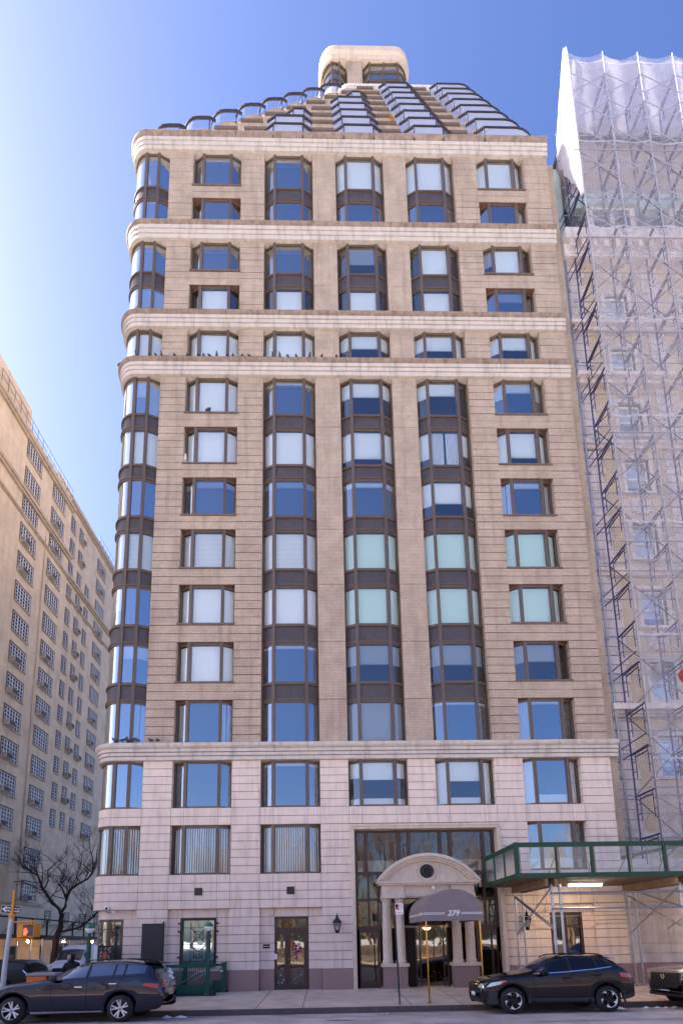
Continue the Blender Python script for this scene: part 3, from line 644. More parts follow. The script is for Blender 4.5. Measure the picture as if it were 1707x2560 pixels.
# ground floor window with iron grille
def grille(mb, x0, x1, z0, z1, y):
    b = .018
    def bar(a, c): mb.tube((a[0], y, a[1]), (c[0], y, c[1]), b / 2, 4)
    xm = (x0 + x1) / 2; q = x0 + (x1 - x0) * .25; q2 = x1 - (x1 - x0) * .25; zm = (z0 + z1) / 2; h = (z1 - z0) / 2
    for x in (q, q2): bar((x, z0 - .14), (x, z1 + .18))
    for z in (z0, zm, z1): bar((x0, z), (x1, z))
    for a in (z0, zm):
        c = a + h / 2; bar((q, a), (q2, a + h)); bar((q2, a), (q, a + h)); s_ = (q2 - q) * .27
        for p0, p1 in (((xm - s_, c - h * .27), (xm + s_, c - h * .27)), ((xm - s_, c + h * .27), (xm + s_, c + h * .27)), ((xm - s_, c - h * .27), (xm - s_, c + h * .27)), ((xm + s_, c - h * .27), (xm + s_, c + h * .27))): bar(p0, p1)
    for a in (z0, zm): mb.lathe([(.0, -.03), (.03, -.02), (.03, 0)], (xm, y, a + h / 2), 8, axis='y', m=1)
    bar((xm, z1), (xm, z1 + .18)); bar((xm, z0 - .14), (xm, z0))
w = MB(); w.box(-5.42, -5.33, .17, .3, .93, 2.7); w.box(-4.16, -4.07, .17, .3, .93, 2.7); w.box(-5.33, -4.16, .17, .3, 2.61, 2.7); w.box(-5.33, -4.16, .17, .3, .93, .99)
for z in (1.25, 2.2, 2.5):
    for x in (-5.45, -4.04): w.box(x - .05, x + .05, .14, .2, z - .03, z + .03)
wf = w.build('window', 'black_iron', bld, None)
w = MB(); grille(w, -5.33, -4.16, 1.1, 2.34, .19); w.build('window_grille', ['black_iron', 'gold'], wf)
w = MB(); w.quad((-5.35, .27, .95), (-4.14, .27, .95), (-4.14, .27, 2.65), (-5.35, .27, 2.65)); w.build('pane', 'pane', wf)
w = MB()
for i in range(28): w.box(-5.34, -4.15, .33, .345, .96 + i * .06, .96 + i * .06 + .052)
w.build('blind', 'blind_green', wf)
CW = off(GC[1:3] + arc(-8.13, .75, .55, 268, 182, 7) + [(-8.68, 1.05)], -.04); w = MB()
w.band(CW, .75, .85, .1); w.band(CW, 2.6, 2.71, .1)
for x in (-7.6, -8.12): w.box(x - .05, x + .05, .21, .34, .75, 2.7)
w.box(-8.72, -8.6, .96, 1.06, .75, 2.7)
wf = w.build('window', 'bronze', bld); w = MB(); w.ribbon(off(CW, -.05), .8, 2.65); w.build('pane', 'pane_curved', wf, smooth=True)
w = MB(); w.ribbon(off(CW, -.16), .8, 2.2); w.build('blind', 'blind', wf)
w = MB(); grille(w, -8.05, -7.65, 1.1, 2.34, .14); grille(w, -8.56, -8.12, 1.1, 2.34, .16); w.build('window_grille', ['black_iron', 'gold'], wf)

# ------------------------------------------------------------ main entrance
EY = .34; EL, ER = 1.03, 6.83; EC = 3.93
e = MB()
for a, b in ((EL, EL + .15), (ER - .15, ER)): e.box(a, b, -.07, .6, -.05, 6.0)
e.box(EL, ER, -.07, .6, 6.0, 6.21); e.box(EL + .03, ER - .03, -.10, -.06, 6.1, 6.19); 
e.build('entrance_surround', 'stone_clean', bld, bevel=.02)
e = MB(); gx = [1.18, 1.3, 1.56, 1.70, 2.85, 2.99, 3.25, 3.39]; gx += [2 * EC - x for x in reversed(gx)]
for i in range(0, len(gx), 2): e.box(gx[i], gx[i + 1], EY - .06, EY + .06, 4.38 if 2 <= i <= 12 else 0, 5.93)
for xa, xb in ((EL + .15, 2.2), (5.7, ER - .15)):
    for z0, z1 in ((4.26, 4.38), (3.25, 3.34), (2.18, 2.29)): e.box(xa, xb, EY - .055, EY + .06, z0, z1)
for x in (1.66, 2.02, 2 * EC - 1.72, 2 * EC - 2.1): e.box(x, x + .08, EY - .05, EY + .06, 2.29, 4.26)
e.box(EL + .15, ER - .15, EY - .065, EY + .06, 5.93, 6.02); e.box(2.2, 5.7, EY - .055, EY + .06, 4.26, 4.38)
ef = e.build('entrance_frame', 'wood_brown', bld)
e = MB(); e.quad((EL + .15, EY, 2.2), (ER - .15, EY, 2.2), (ER - .15, EY, 6.0), (EL + .15, EY, 6.0)); e.build('pane', 'door_glass', ef)
e = MB(); e.box(1.2, 6.65, EY + .12, EY + .14, 4.4, 4.84); e.build('low_screen', 'blind', ef)
for xa, xb in ((1.2, 2.1), (5.76, 6.66)):
    e = MB(); e.box(xa, xa + .16, EY - .06, EY + .02, .02, 2.18); e.box(xb - .12, xb, EY - .06, EY + .02, .02, 2.18); e.box(xa + .16, xb - .12, EY - .06, EY + .02, .02, .22); e.box(xa + .16, xb - .12, EY - .06, EY + .02, 2.05, 2.18)
    dd = e.build('door', 'wood_brown', bld); e = MB(); e.quad((xa + .15, EY - .02, .2), (xb - .1, EY - .02, .2), (xb - .1, EY - .02, 2.06), (xa + .15, EY - .02, 2.06)); e.build('door_glass', 'door_glass', dd)
    e = MB(); e.tube((xb - .05, EY - .1, .95), (xb - .05, EY - .1, 1.3), .015, 6); e.build('door_handle', 'brass', dd)
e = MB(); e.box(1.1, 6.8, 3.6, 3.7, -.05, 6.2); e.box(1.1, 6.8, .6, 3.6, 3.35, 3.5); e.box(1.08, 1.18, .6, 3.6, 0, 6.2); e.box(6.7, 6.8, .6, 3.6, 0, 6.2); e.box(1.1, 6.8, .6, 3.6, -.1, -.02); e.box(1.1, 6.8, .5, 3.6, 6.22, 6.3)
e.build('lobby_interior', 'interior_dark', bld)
# portico
pt = MB()
for a, b in ((2.14, 3.03), (4.75, 5.68)):
    pt.box(a, b, -.16, .42, 3.36, 3.48, 0); pt.box(a + .02, b - .02, -.12, .42, 3.48, 3.80, 0); pt.box(a - .03, b + .03, -.17, .42, 3.31, 3.36, 0)
pt.box(3.03, 4.75, -.06, .4, 3.33, 3.80, 0); pt.box(3.03, 4.75, -.10, .4, 3.38, 3.44, 0)
pt.box(2.04, 5.8, -.22, .42, 3.80, 3.87, 0); pt.box(1.98, 5.86, -.28, .42, 3.87, 3.95, 0)
cz, Rr = 2.62, 2.38
def arcband(mb, r0, r1, y0, y1, n=28, m=0):
    a0 = math.asin((3.95 - cz) / r1); pts = []
    for i in range(n):
        t0 = a0 + (PI - 2 * a0) * i / n; t1 = a0 + (PI - 2 * a0) * (i + 1) / n
        def P(r, t): return (3.92 + r * math.cos(t), max(3.95, cz + r * math.sin(t)))
        mb.prism([P(r0, t0), P(r1, t0), P(r1, t1), P(r0, t1)], y0, y1, 'y', m)
arcband(pt, Rr - .12, Rr, -.30, .42); arcband(pt, Rr - .2, Rr - .12, -.22, .40); arcband(pt, Rr - .28, Rr - .2, -.15, .38)
ty = [(3.92 + 2.12 * math.cos(t), max(3.95, cz + 2.12 * math.sin(t))) for t in [math.radians(34) + math.radians(112) * i / 24 for i in range(25)]]
pt.prism(ty, -.05, .35, 'y'); 
por = pt.build('portico', 'stone_clean', bld)
c_ = MB(); c_.lathe([(.33, -.08), (.36, -.1), (.36, -.06), (.33, -.05)], (3.9, 0, 4.33), 28, axis='y'); c_.build('medallion_ring', 'stone_clean', por)
c_ = MB(); c_.lathe([(0, -.11), (.1, -.115), (.2, -.10), (.24, -.12), (.27, -.1), (.27, -.05)], (3.9, 0, 4.33), 28, axis='y')
for a in range(7): c_.lathe([(0, -.135), (.05, -.125), (.06, -.10)], (3.9 + .1 * math.cos(a * .9), 0, 4.33 + .1 * math.sin(a * .9)), 8, axis='y')
c_.build('medallion', 'black_iron', por, smooth=True)
for x0, x1 in ((2.09, 3.09), (4.72, 5.75)):
    c_ = MB(); c_.box(x0, x1, -.12, .4, -.1, .08); c_.box(x0 + .05, x1 - .05, -.08, .38, .08, .78); c_.box(x0 + .25, x1 - .25, -.095, -.05, .2, .58); c_.build('pedestal', 'granite', por, bevel=.012)
    c_ = MB(); c_.box(x0 - .01, x1 + .01, -.14, .4, .78, .9); c_.build('pedestal_cap', 'stone_clean', por)
for x in (2.335, 2.835, 4.97, 5.46):
    c_ = MB(); c_.lathe([(.2, .9), (.2, .95), (.215, .97), (.2, 1.0), (.178, 1.02), (.178, 1.6), (.172, 2.3), (.155, 3.05), (.17, 3.08), (.155, 3.1), (.155, 3.15), (.19, 3.22), (.2, 3.24), (.2, 3.31)], (x, .1, 0), 24); c_.build('column', 'stone_clean', por, smooth=True)
# revolving door
rv = MB()
for x in (3.44, 3.6, 4.5, 4.66): rv.box(x, x + .045, .42, .5, 0, 2.32, 0)
rv.box(3.0, 4.8, .4, .52, 2.28, 2.42, 0); rv.box(3.0, 3.46, .45, .5, 0, 2.3, 2); rv.box(4.68, 4.8, .45, .5, 0, 2.3, 2)
rv.lathe([(.75, 2.42), (.78, 2.3), (.78, 2.28)], (4.07, .9, 0), 24, 0); rv.box(3.02, 4.78, .38, .4, 2.42, 3.31, 2)
rv.tube((3.5, .45, 1.05), (4.6, .45, 1.05), .02, 8, m=1)
rd = rv.build('revolving_door', ['wood_brown', 'brass', 'interior_dark'], bld)
rv = MB(); rv.quad((3.46, .47, .02), (4.68, .47, .02), (4.68, .47, 2.28), (3.46, .47, 2.28)); rv.build('door_glass', 'door_glass', rd)
lt = MB(); lt.lathe([(0, 0), (.1, .02), (.16, .09), (.17, .1)], (4.1, 1.4, 2.12), 16); lt.build('ceiling_lamp', 'warm_lamp', rd)
# right side door under the shed
d = MB(); 
for x in (8.6, 9.76, 9.16): d.box(x, x + .09, .22, .34, 0, 2.7)
for z in (2.6, 2.12): d.box(8.69, 9.76, .225, .33, z, z + .09)
dd = d.build('door', 'wood_brown', bld, None); d = MB(); d.quad((8.62, .3, .1), (9.84, .3, .1), (9.84, .3, 2.65), (8.62, .3, 2.65)); d.build('door_glass', 'door_glass', dd)
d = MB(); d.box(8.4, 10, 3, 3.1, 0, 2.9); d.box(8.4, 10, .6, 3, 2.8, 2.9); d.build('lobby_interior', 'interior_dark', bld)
tag(dd, 'brown double door in the stone wall under the shed')

# ------------------------------------------------------------ stone building on the right, wrapped in scaffold
nb = thing('stone_building', 'ornate grey stone and buff brick apartment house wrapped in scaffold netting', 'building', (20, .6, 0))
NY = .55; NX0, NX1 = 11.9, 34
wl = MB(); wins = []
cols = [13.86 + 3.7 * i for i in range(5)]; WW = 1.1
rows = [(z, z + 1.75) for z in (8.15, 11.45, 14.85, 18.1, 21.4, 24.4, 27.5, 30.6)]
# wall with window openings: vertical strips between columns, panels between rows
xs = [NX0]
for c in cols: xs += [c, c + WW]
xs.append(NX1)
for i in range(0, len(xs), 2): wl.box(xs[i], xs[i + 1], NY, NY + .4, 4.6, 34.6, 0)
for c in cols:
    zz = [4.6]
    for a, b in rows: zz += [a, b]
    zz.append(34.6)
    for i in range(0, len(zz), 2): wl.box(c, c + WW, NY + .03, NY + .4, zz[i], zz[i + 1], 0)
wl.box(NX0, NX1, NY + 3, NY + 20, 0, 39, 0)
nw = wl.build('brick_wall', 'buff_brick', nb)
q = MB()
for z in [4.7 + .42 * i for i in range(72)]:
    if z > 34.3: break
    for a, b in ((NX0, NX0 + .95 + .12 * (int(z / .42) % 2)), (15.75, 16.55), (19.5, 20.3), (23.2, 24)): q.box(a, b, NY - .07, NY + .1, z, z + .38)
for i in range(11): q.box(NX0 - .44, NX1, .06 if i < 10 else .02, .5, .75 + .36 * i + .012, .75 + .36 * (i + 1) - .012)
q.box(NX0 - .44, NX1, .09, .6, .0, 4.7); q.box(NX0 - .44, NX1, .03, .5, -.3, .74, 1)
q.build('quoin_stone', ['grey_stone', 'granite'], nb)
for z, o, h in ((5.6, .22, .4), (10.9, .5, .5), (17.35, .3, .3), (23.75, .3, .3), (27.1, .55, .35), (30.15, .45, .3)):
    k = MB(); k.box(NX0, NX1, NY - o, NY + .2, z, z + h * .5); k.box(NX0 + .02, NX1, NY - o * .6, NY + .2, z - h * .5, z); k.build('belt_course', 'grey_stone', nb)
for j, (a, b) in enumerate(rows):
    for c in cols[:4]:
        f = MB(); f.box(c - .16, c, NY - .08, NY + .1, a, b + .18, 1); f.box(c + WW, c + WW + .16, NY - .08, NY + .1, a, b + .18, 1); f.box(c, c + WW, NY - .085, NY + .1, b, b + .18, 1); f.box(c - .2, c + WW + .2, NY - .14, NY + .3, a - .12, a, 1)
        for x in (c, c + WW - .06): f.box(x, x + .06, NY + .12, NY + .2, a, b, 0)
        for z in (a, (a + b) / 2 - .03, b - .06): f.box(c + .06, c + WW - .06, NY + .12, NY + .195, z, z + .06, 0)
        fo = f.build('window', ['casement', 'grey_stone'], nb)
        g_ = MB(); g_.quad((c + .03, NY + .16, a + .03), (c + WW - .03, NY + .16, a + .03), (c + WW - .03, NY + .16, b - .03), (c + .03, NY + .16, b - .03)); g_.build('pane', 'pane', fo)
        if (j * 3 + cols.index(c)) % 3 != 1:
            g_ = MB(); g_.quad((c + .05, NY + .24, a + (b - a) * random.choice([.02, .3, .5])), (c + WW - .05, NY + .24, a + (b - a) * .3), (c + WW - .05, NY + .24, b), (c + .05, NY + .24, b)); g_ = MB()
            lo = a + (b - a) * random.choice([.05, .3, .5]); g_.quad((c + .05, NY + .24, lo), (c + WW - .05, NY + .24, lo), (c + WW - .05, NY + .24, b), (c + .05, NY + .24, b)); g_.build('blind', 'blind', fo)
        if j == 1 and c == cols[0]:
            ac = MB(); ac.box(c + .3, c + .85, NY - .35, NY + .15, b - .5, b - .12, 0); ac.box(c + .34, c + .81, NY - .36, NY - .34, b - .46, b - .16, 1); ac.build('air_conditioner', ['ac_case', 'ac_grille'], fo)
    # carved panels under windows
    if j in (2, 4, 6):
        for c in cols[:3]:
            k = MB(); k.box(c + .1, c + WW - .1, NY - .06, NY + .1, a - .95, a - .3); k.box(c + .3, c + WW - .3, NY - .14, NY, a - 1.1, a - .7); k.lathe([(0, -.2), (.16, -.15), (.2, 0)], (c + WW / 2, NY - .0, a - .6), 12, axis='y'); k.build('carved_panel', 'grey_stone', nb)
rr = MB()
rr.box(NX0, NX1, NY - .75, NY + .4, 34.6, 35.2, 1); rr.box(NX0, NX1, NY - .5, NY + .4, 33.9, 34.6, 1)
for i in range(40):
    x = NX0 + .2 + i * .55; rr.box(x, x + .2, NY - .7, NY, 34.2, 34.6, 1)
rr.prism([(NY - .1, 35.2), (NY + .1, 36.6), (NY + .5, 38.6), (NY + 9, 38.6), (NY + 9, 35.2)], NX0 + .9, NX1, 'x', 0)
rr.box(NX0 + .9, NX1, NY + .1, NY + 9, 37.9, 38.9, 2)
rr.build('mansard_roof', ['slate', 'grey_stone', 'copper'], nb)
rr = MB(); rr.box(NX0 + 1.0, NX1, NY + .15, NY + 9, 38.9, 42.5, 0); rr.box(NX0 + .9, NX1, NY - .1, NY + 9, 42.5, 42.75, 1); rr.box(NX0 + 1.9, NX0 + 4.2, NY - .14, NY + 1, 42.75, 42.95, 1)
rr.build('attic_wall', ['attic_grey', 'slate'], nb)
for c in (13.4, 17.6, 22.2):
    dm = MB(); dm.box(c, c + 2.4, NY - .2, NY + 2, 35.2, 37.4, 0); dm.prism([(c - .2, 37.4), (c + 2.6, 37.4), (c + 1.2, 38.3)], NY - .35, NY + 1.2, 'y', 1); dm.box(c + .3, c + 1.05, NY - .24, NY, 35.6, 37.2, 2); dm.box(c + 1.35, c + 2.1, NY - .24, NY, 35.6, 37.2, 2); dm.build('dormer', ['grey_stone', 'copper', 'slate'], nb)
ch = MB(); ch.lathe([(.5, 34.4), (.5, 40.6), (.45, 41.0), (.25, 41.4), (0, 41.5)], (12.35, 1.4, 0), 16); ch.build('corner_turret', 'copper', nb, smooth=True)
pz = MB(); pz.box(14.2, 15.0, .0, .3, .6, 3.2); pz.build('plaque', 'sign_red', nb) if False else None
dp = MB()
dp.pipe([(12.06, .18, 4.3), (12.0, .2, 12), (11.98, .22, 26), (11.98, .24, 35)], .05, 8)
for z in range(6, 35, 2): dp.lathe([(.065, 0), (.065, .12)], (12.0, .21, z), 8)
dp.build('drain_pipe', 'galv', nb, smooth=True)

# ------------------------------------------------------------ scaffold
sc = thing('pipe_scaffold', 'tall purple steel frame scaffold with cross braces in front of the stone building', 'scaffold', (12.43, -1.05, 3.75))
SX = [12.43 + 1.73 * i for i in range(5)]; SO, SI = -1.05, .16; Z0 = 3.8; LIFT = 1.72; NL = 23
for x in SX[:4]:
    for y in (SO,):
        m = MB(); m.tube((x, y, Z0), (x, y, Z0 + NL * LIFT + 1.2), .034, 6); m.build('standard', 'galv', sc, smooth=True)
rest = MB(); count = 0
for n_, x in enumerate(SX):
    for i in range(NL):
        z = Z0 + i * LIFT; m = MB() if n_ < 4 else rest; t = z + LIFT
        m.tube((x, SI, z), (x, SI, t), .036, 5); m.tube((x + .02, SO + .02, t - .02), (x + .02, SI, t - .02), .038, 5); m.tube((x + .02, SO + .22, t - .17), (x + .02, SI - .22, t - .17), .03, 5)
        for yy in (SO + .22, SI - .22): m.tube((x + .02, yy, t - .02), (x + .02, yy, t - 1.05), .02, 5)
        for k in (.35, .75): m.tube((x + .02, SI - .22, t - k), (x + .02, SI, t - k), .018, 4); m.tube((x + .02, SO + .22, t - k), (x + .02, SO, t - k), .018, 4)
        if n_ < 4: m.build('frame', 'scaffold_purple', sc)
r_ = rest.build('outer_frames', 'scaffold_purple', sc); r_['kind'] = 'stuff'
for n_ in range(4):
    for i in range(NL):
        z = Z0 + i * LIFT; m = MB(); m.tube((SX[n_], SO - .04, z + .2), (SX[n_ + 1], SO - .04, z + 1.35), .017, 4); m.tube((SX[n_], SO - .06, z + 1.35), (SX[n_ + 1], SO - .06, z + .2), .017, 4); m.build('cross_brace', 'galv', sc)
for i in range(1, NL):
    z = Z0 + i * LIFT; m = MB(); m.tube((SX[0] - .3, SI, z + .05), (SX[4], SI, z + .05), .022, 5)
    if i % 3 == 2: m.tube((SX[0] - .3, SO - .05, z), (SX[4], SO - .05, z), .024, 6)
    if i % 2: m.tube((SX[0] - .2, SI - .1, z + 1.0), (SX[4], SI - .1, z + 1.0), .018, 5)
    m.build('ledger', 'galv', sc)
for i in range(0, NL - 2, 2):
    for n_ in range(0, 4, 2): m = MB(); m.tube((SX[n_], SI + .04, Z0 + i * LIFT), (SX[n_ + 2], SI + .04, Z0 + (i + 2) * LIFT), .02, 5); m.tube((SX[n_ + 2], SI + .07, Z0 + i * LIFT), (SX[n_], SI + .07, Z0 + (i + 2) * LIFT), .02, 5); m.build('inner_brace', 'scaffold_purple', sc)
for i in range(3, NL - 3, 2):
    z = Z0 + i * LIFT; m = MB()
    for k in (0, .45): m.tube((SX[0] - .35, SI + .35, z - .2 + k), (SX[0] + .1, SO + .3, z + .1 + k), .024, 5)
    m.build('wall_tie', 'scaffold_purple', sc)
# netting: bellied sheets between the standards; a loose side sheet hangs at the open end
NTOP = Z0 + NL * LIFT + 1.25
nt_ = MB(); NXN, NZN = 36, 70
def netp(x, z):
    fx = ((x - SX[0]) / 1.73) % 1; b = math.sin(PI * fx); tz = NTOP - (.1 + .25 * ((int((x - SX[0]) / 1.73) * 37) % 10) / 10) * b * max(0, 1 - (NTOP - z) / 3)
    return (x, SO + .06 + .07 * b * (1 + .4 * math.sin(z * 1.7 + x)), min(z, tz))
gx_ = [SX[0] + (SX[4] - SX[0]) * i / NXN for i in range(NXN + 1)]; gz_ = [5.0 + (NTOP - 5.0) * j / NZN for j in range(NZN + 1)]
nt_.add([netp(x, z) for z in gz_ for x in gx_], [(j * (NXN + 1) + i, j * (NXN + 1) + i + 1, (j + 1) * (NXN + 1) + i + 1, (j + 1) * (NXN + 1) + i) for j in range(NZN) for i in range(NXN)])
nv = list(nt_.v); net = nt_.build('debris_netting', 'netting', None, smooth=True); tag(net, 'sheer lavender white debris netting stretched over the scaffold front', 'netting')
ms_ = MB()
for k in range(6, NZN, 9):
    for i in range(NXN):
        a, b = netp(gx_[i], gz_[k]), netp(gx_[i + 1], gz_[k]); d = .1 + .03 * math.sin(i + k)
        ms_.quad((a[0], a[1] - .012, a[2]), (b[0], b[1] - .012, b[2]), (b[0], b[1] - .012, b[2] + d), (a[0], a[1] - .012, a[2] + d))
for x in SX[:4]:
    for k in range(NZN):
        a, b = netp(x + .04, gz_[k]), netp(x + .04, gz_[k + 1]); w_ = .05 + .02 * math.sin(k * 1.9)
        ms_.quad((a[0], a[1] - .014, a[2]), (a[0] + w_, a[1] - .014, a[2]), (b[0] + w_, b[1] - .014, b[2]), (b[0], b[1] - .014, b[2]))
ms_.build('net_seam', 'net_seam', net)
bk = MB(); bx = [SX[0] + .1 + (SX[4] - SX[0] - .1) * i / 30 for i in range(31)]; bz = [41.9 + (NTOP + 2.5 - 41.9) * j / 8 for j in range(9)]
bk.add([(x + max(0, 1 - (x - SX[0] - .1) / 1.2) * .95 * max(0, z - 42.6) / 4.4, SI + .12 + .07 * math.sin(x * 3.6) + .05 * math.sin(z * 3 + x * 1.7) + .03 * math.sin(x * 9 + z * 4), z) for z in bz for x in bx], [(j * 31 + i, j * 31 + i + 1, (j + 1) * 31 + i + 1, (j + 1) * 31 + i) for j in range(8) for i in range(30)])
bk.build('inner_sheet', 'inner_sheet', net, smooth=True)
nt_ = MB(); J = 22; I = 10; pts = []; zt, zb = NTOP + .1, 35.6
for j in range(J + 1):
    t = j / J; z = zt - (zt - zb) * t; w = 1.6 * (math.sin(PI / 2 * min(1, t / .48 + .04)) ** .9 if t < .48 else max(.03, (1 - t) / .52)) * (1 + (.06 * math.sin(j * 2.3) if t > .5 else 0))  # lower edge trimmed along the sunlit limit, shadow put into the outline
    for i in range(I + 1):
        s_ = i / I; pts.append((SX[0] - .06 - .16 * math.sin(PI * s_) - .1 * s_ * math.sin(t * 3), SO - .06 + w * s_, z - .15 * s_ * t + .05 * math.sin(i * 2 + j)))
nt_.add(pts, [(j * (I + 1) + i, j * (I + 1) + i + 1, (j + 1) * (I + 1) + i + 1, (j + 1) * (I + 1) + i) for j in range(J) for i in range(I)])
sn = nt_.build('side_netting', 'net_side', None, smooth=True); tag(sn, 'bright white loose sheet hanging off the open top end of the scaffold', 'netting')

# ------------------------------------------------------------ green sidewalk shed
sh = thing('sidewalk_shed', 'green railed plank sidewalk shed on galvanised pipe posts', 'sidewalk shed', (8, -1.8, 0))
HX0, HX1, HY0, HY1 = 6.12, 30, -3.22, -.12
m = MB(); m.box(HX0 + .05, HX1, HY0 + .04, HY1, 3.70, 3.78)
for i in range(16): m.box(HX0 + .06, HX1, HY0 + .05 + i * .19, HY0 + .05 + i * .19 + .17, 3.66, 3.70)
m.build('plank_deck', 'plank', sh)
m = MB()
for z0, z1 in ((3.66, 3.82), (4.66, 4.81)): m.box(HX0 - .02, HX1, HY0 - .03, HY0 + .02, z0, z1); m.box(HX0 - .03, HX0 + .02, HY0 + .02, HY1, z0 - .005, z1 - .005)
px_ = [6.16, 7.42, 8.58, 9.76, 10.95, 12.2, 13.4, 14.6]
m.box(HX0 - .035, HX0 + .09, HY0 - .035, HY0 + .05, 3.655, 4.82)
for i, x in enumerate(px_[1:]): m.box(x - (.05 if i % 2 else .025), x + (.05 if i % 2 else .025), HY0 - .025, HY0 + .03, 3.82, 4.66)
for y in (-2.2, -1.2, -.2): m.box(HX0 - .025, HX0 + .03, y - .03, y + .03, 3.81, 4.66)
m.prism([(9.8, 4.28), (9.8, 4.4), (12.6, 4.95), (12.6, 4.83)], HY0 + .4, HY0 + .45, 'y')
m.build('parapet_rail', 'shed_green', sh)
m = MB()
for i, x in enumerate(px_): m.box(x + .06, x + .12, HY0 + .02, HY0 + .07, 3.8, 4.66); m.tube((x + .09, HY0 + .1, 4.5), (x + .09 + (-.1 if i % 2 else .1), HY0 + .7, 3.8), .018, 5)
for y in (-2.6, -1.7, -.7): m.box(HX0 + .03, HX0 + .09, y, y + .06, 3.8, 4.66)
m.tube((HX0 + .06, -2.2, 4.5), (HX0 + .06, -1.5, 3.85), .02, 5); m.tube((HX0 + .06, -1.2, 4.5), (HX0 + .06, -.5, 3.85), .02, 5)
m.build('parapet_stud', 'timber', sh)
m = MB(); m.quad((HX0, HY0 + .01, 3.82), (HX1, HY0 + .01, 3.82), (HX1, HY0 + .01, 4.66), (HX0, HY0 + .01, 4.66)); m.quad((HX0, HY0, 3.82), (HX0, HY1, 3.82), (HX0, HY1, 4.66), (HX0, HY0, 4.66)); m.build('clear_panel', 'clear_panel', sh)
for i in range(0, 6):
    x = 7.1 + 4.25 * i
    m = MB()
    for dx in (-.02, .3): m.box(x + dx, x + dx + .11, HY0 + .2, HY1 + .0, 3.42, 3.66)
    m.build('cross_beam', 'timber', sh)
for i in range(4):
    xf = 7.38 + 4.25 * i
    for x in (xf, xf + .27):
        m = MB(); zb_ = swz(-2.8); m.tube((x - .01, -2.8, zb_), (x, -2.8, 3.5), .045, 10); m.box(x - .09, x + .09, -2.89, -2.71, zb_, zb_ + .015); m.lathe([(.07, 0), (.07, .1)], (x, -2.8, 3.32), 8); m.build('post', 'steel', sh)
    for x in (xf - .3, xf - .03):
        m = MB(); zb_ = swz(-.4); m.tube((x, -.4, zb_), (x, -.4, 3.42), .035, 8); m.box(x - .08, x + .08, -.48, -.32, zb_, zb_ + .015); m.build('post', 'steel', sh)
for z in (3.2, 2.7): m = MB(); m.tube((7.3, -2.86, z), (24, -2.86, z), .032, 8); m.build('rail', 'steel', sh)
for z in (2.54, 3.0): m = MB(); m.tube((7.1, -.42, z), (24, -.42, z), .014, 6); m.build('rail', 'steel', sh)
for i in range(4):
    x = 7.38 + 4.25 * i
    for a, b in (((x - .32, -.44, 3.25), (x, -2.72, 2.05)), ((x - .35, -.5, 1.9), (x + .02, -2.75, 3.4)), ((x + .3, -2.8, 3.3), (x + 3.9, -.4, 1.6)) if i else ((x - .3, -.4, 3.3), (x, -2.8, 2.1))):
        m = MB(); m.tube(a, b, .024, 6); m.build('brace', 'steel', sh)
m = MB(); m.tube((11.1, -2.75, 2.0), (14.6, -1.0, 3.45), .024, 6); m.tube((11.3, -1.2, 3.3), (15.5, -2.0, 1.6), .024, 6); m.build('brace', 'steel', sh)
for lx in (8.45, 14.5, 20.5):
    fl = thing('fluorescent_lamp', 'lit white tube lamp under the plank deck of the green shed', 'lamp', (lx, -1.8, 3.6)) if lx < 9 else thing('fluorescent_lamp', 'lit tube lamp further along under the green shed', 'lamp', (lx, -1.8, 3.6), 'shed lamps out of the frame')
    m = MB(); m.box(lx - .02, lx + 1.17, -1.9, -1.7, 3.58, 3.655); m.build('housing', 'white_paint', fl)
    m = MB(); m.tube((lx, -1.8, 3.545), (lx + 1.15, -1.8, 3.545), .03, 8); m.build('tube', 'lamp_tube', fl)
    ld = bpy.data.lights.new('tube_light', 'AREA'); ld.shape = 'RECTANGLE'; ld.size = 1.1; ld.size_y = .1; ld.energy = 9; ld.color = (1, .72, .46)
    lo = bpy.data.objects.new('tube_light', ld); COL.objects.link(lo); lo.location = (lx + .57, -1.8, 3.5); setparent(lo, fl)

# ------------------------------------------------------------ brick building on the left, across the side street
lb = thing('brick_building', 'tan brick apartment block with casement windows across the side street', 'building', (-24, 20, -1))
LX, LY1, LX2 = -24.0, 24.35, -25.4
w = MB()
w.box(-60, LX, -.0, LY1, -1.5, 44.0, 0); w.box(-60, LX2, LY1, 75, -2.5, 47.1, 0); 
w.build('brick_wall', 'tan_brick', lb)
def lx(y): return LX if y < LY1 else LX2
for z, h, o in ((43.2, .55, .35), (38.0, .5, .35), (36.05, .28, .18), (4.8, .2, .1)):
    c = MB(); c.box(LX - .3, LX + o, -.1, LY1 + o * .5, z, z + h * .6, 0); c.box(LX - .3, LX + o * .6, -.05, LY1 + o * .3, z - h * .4, z, 0); c.build('belt_course' if z < 43 else 'cornice', 'tan_stone', lb)
for z, h, o in ((46.3, .5, .35), (38.0, .5, .35), (36.05, .28, .18), (3.4, .25, .15)):
    c = MB(); c.box(LX2 - .3, LX2 + o, LY1 + .2, 75, z, z + h * .6, 0); c.box(LX2 - .3, LX2 + o * .6, LY1 + .2, 75, z - h * .4, z, 0); c.build('belt_course' if z < 43 else 'cornice', 'tan_stone', lb)
c = MB(); c.box(LX2 - .4, LX2 - .1, LY1, 75, 47.1, 47.6, 0); c.build('parapet', 'tan_brick', lb)
c = MB(); c.box(LX - 6, LX - .1, -.1, 17.5, 44, 46.2, 1); c.box(LX - .35, LX - .05, 17.5, LY1, 44.0, 44.5, 1); c.build('parapet', ['tan_stone', 'tan_brick'], lb)
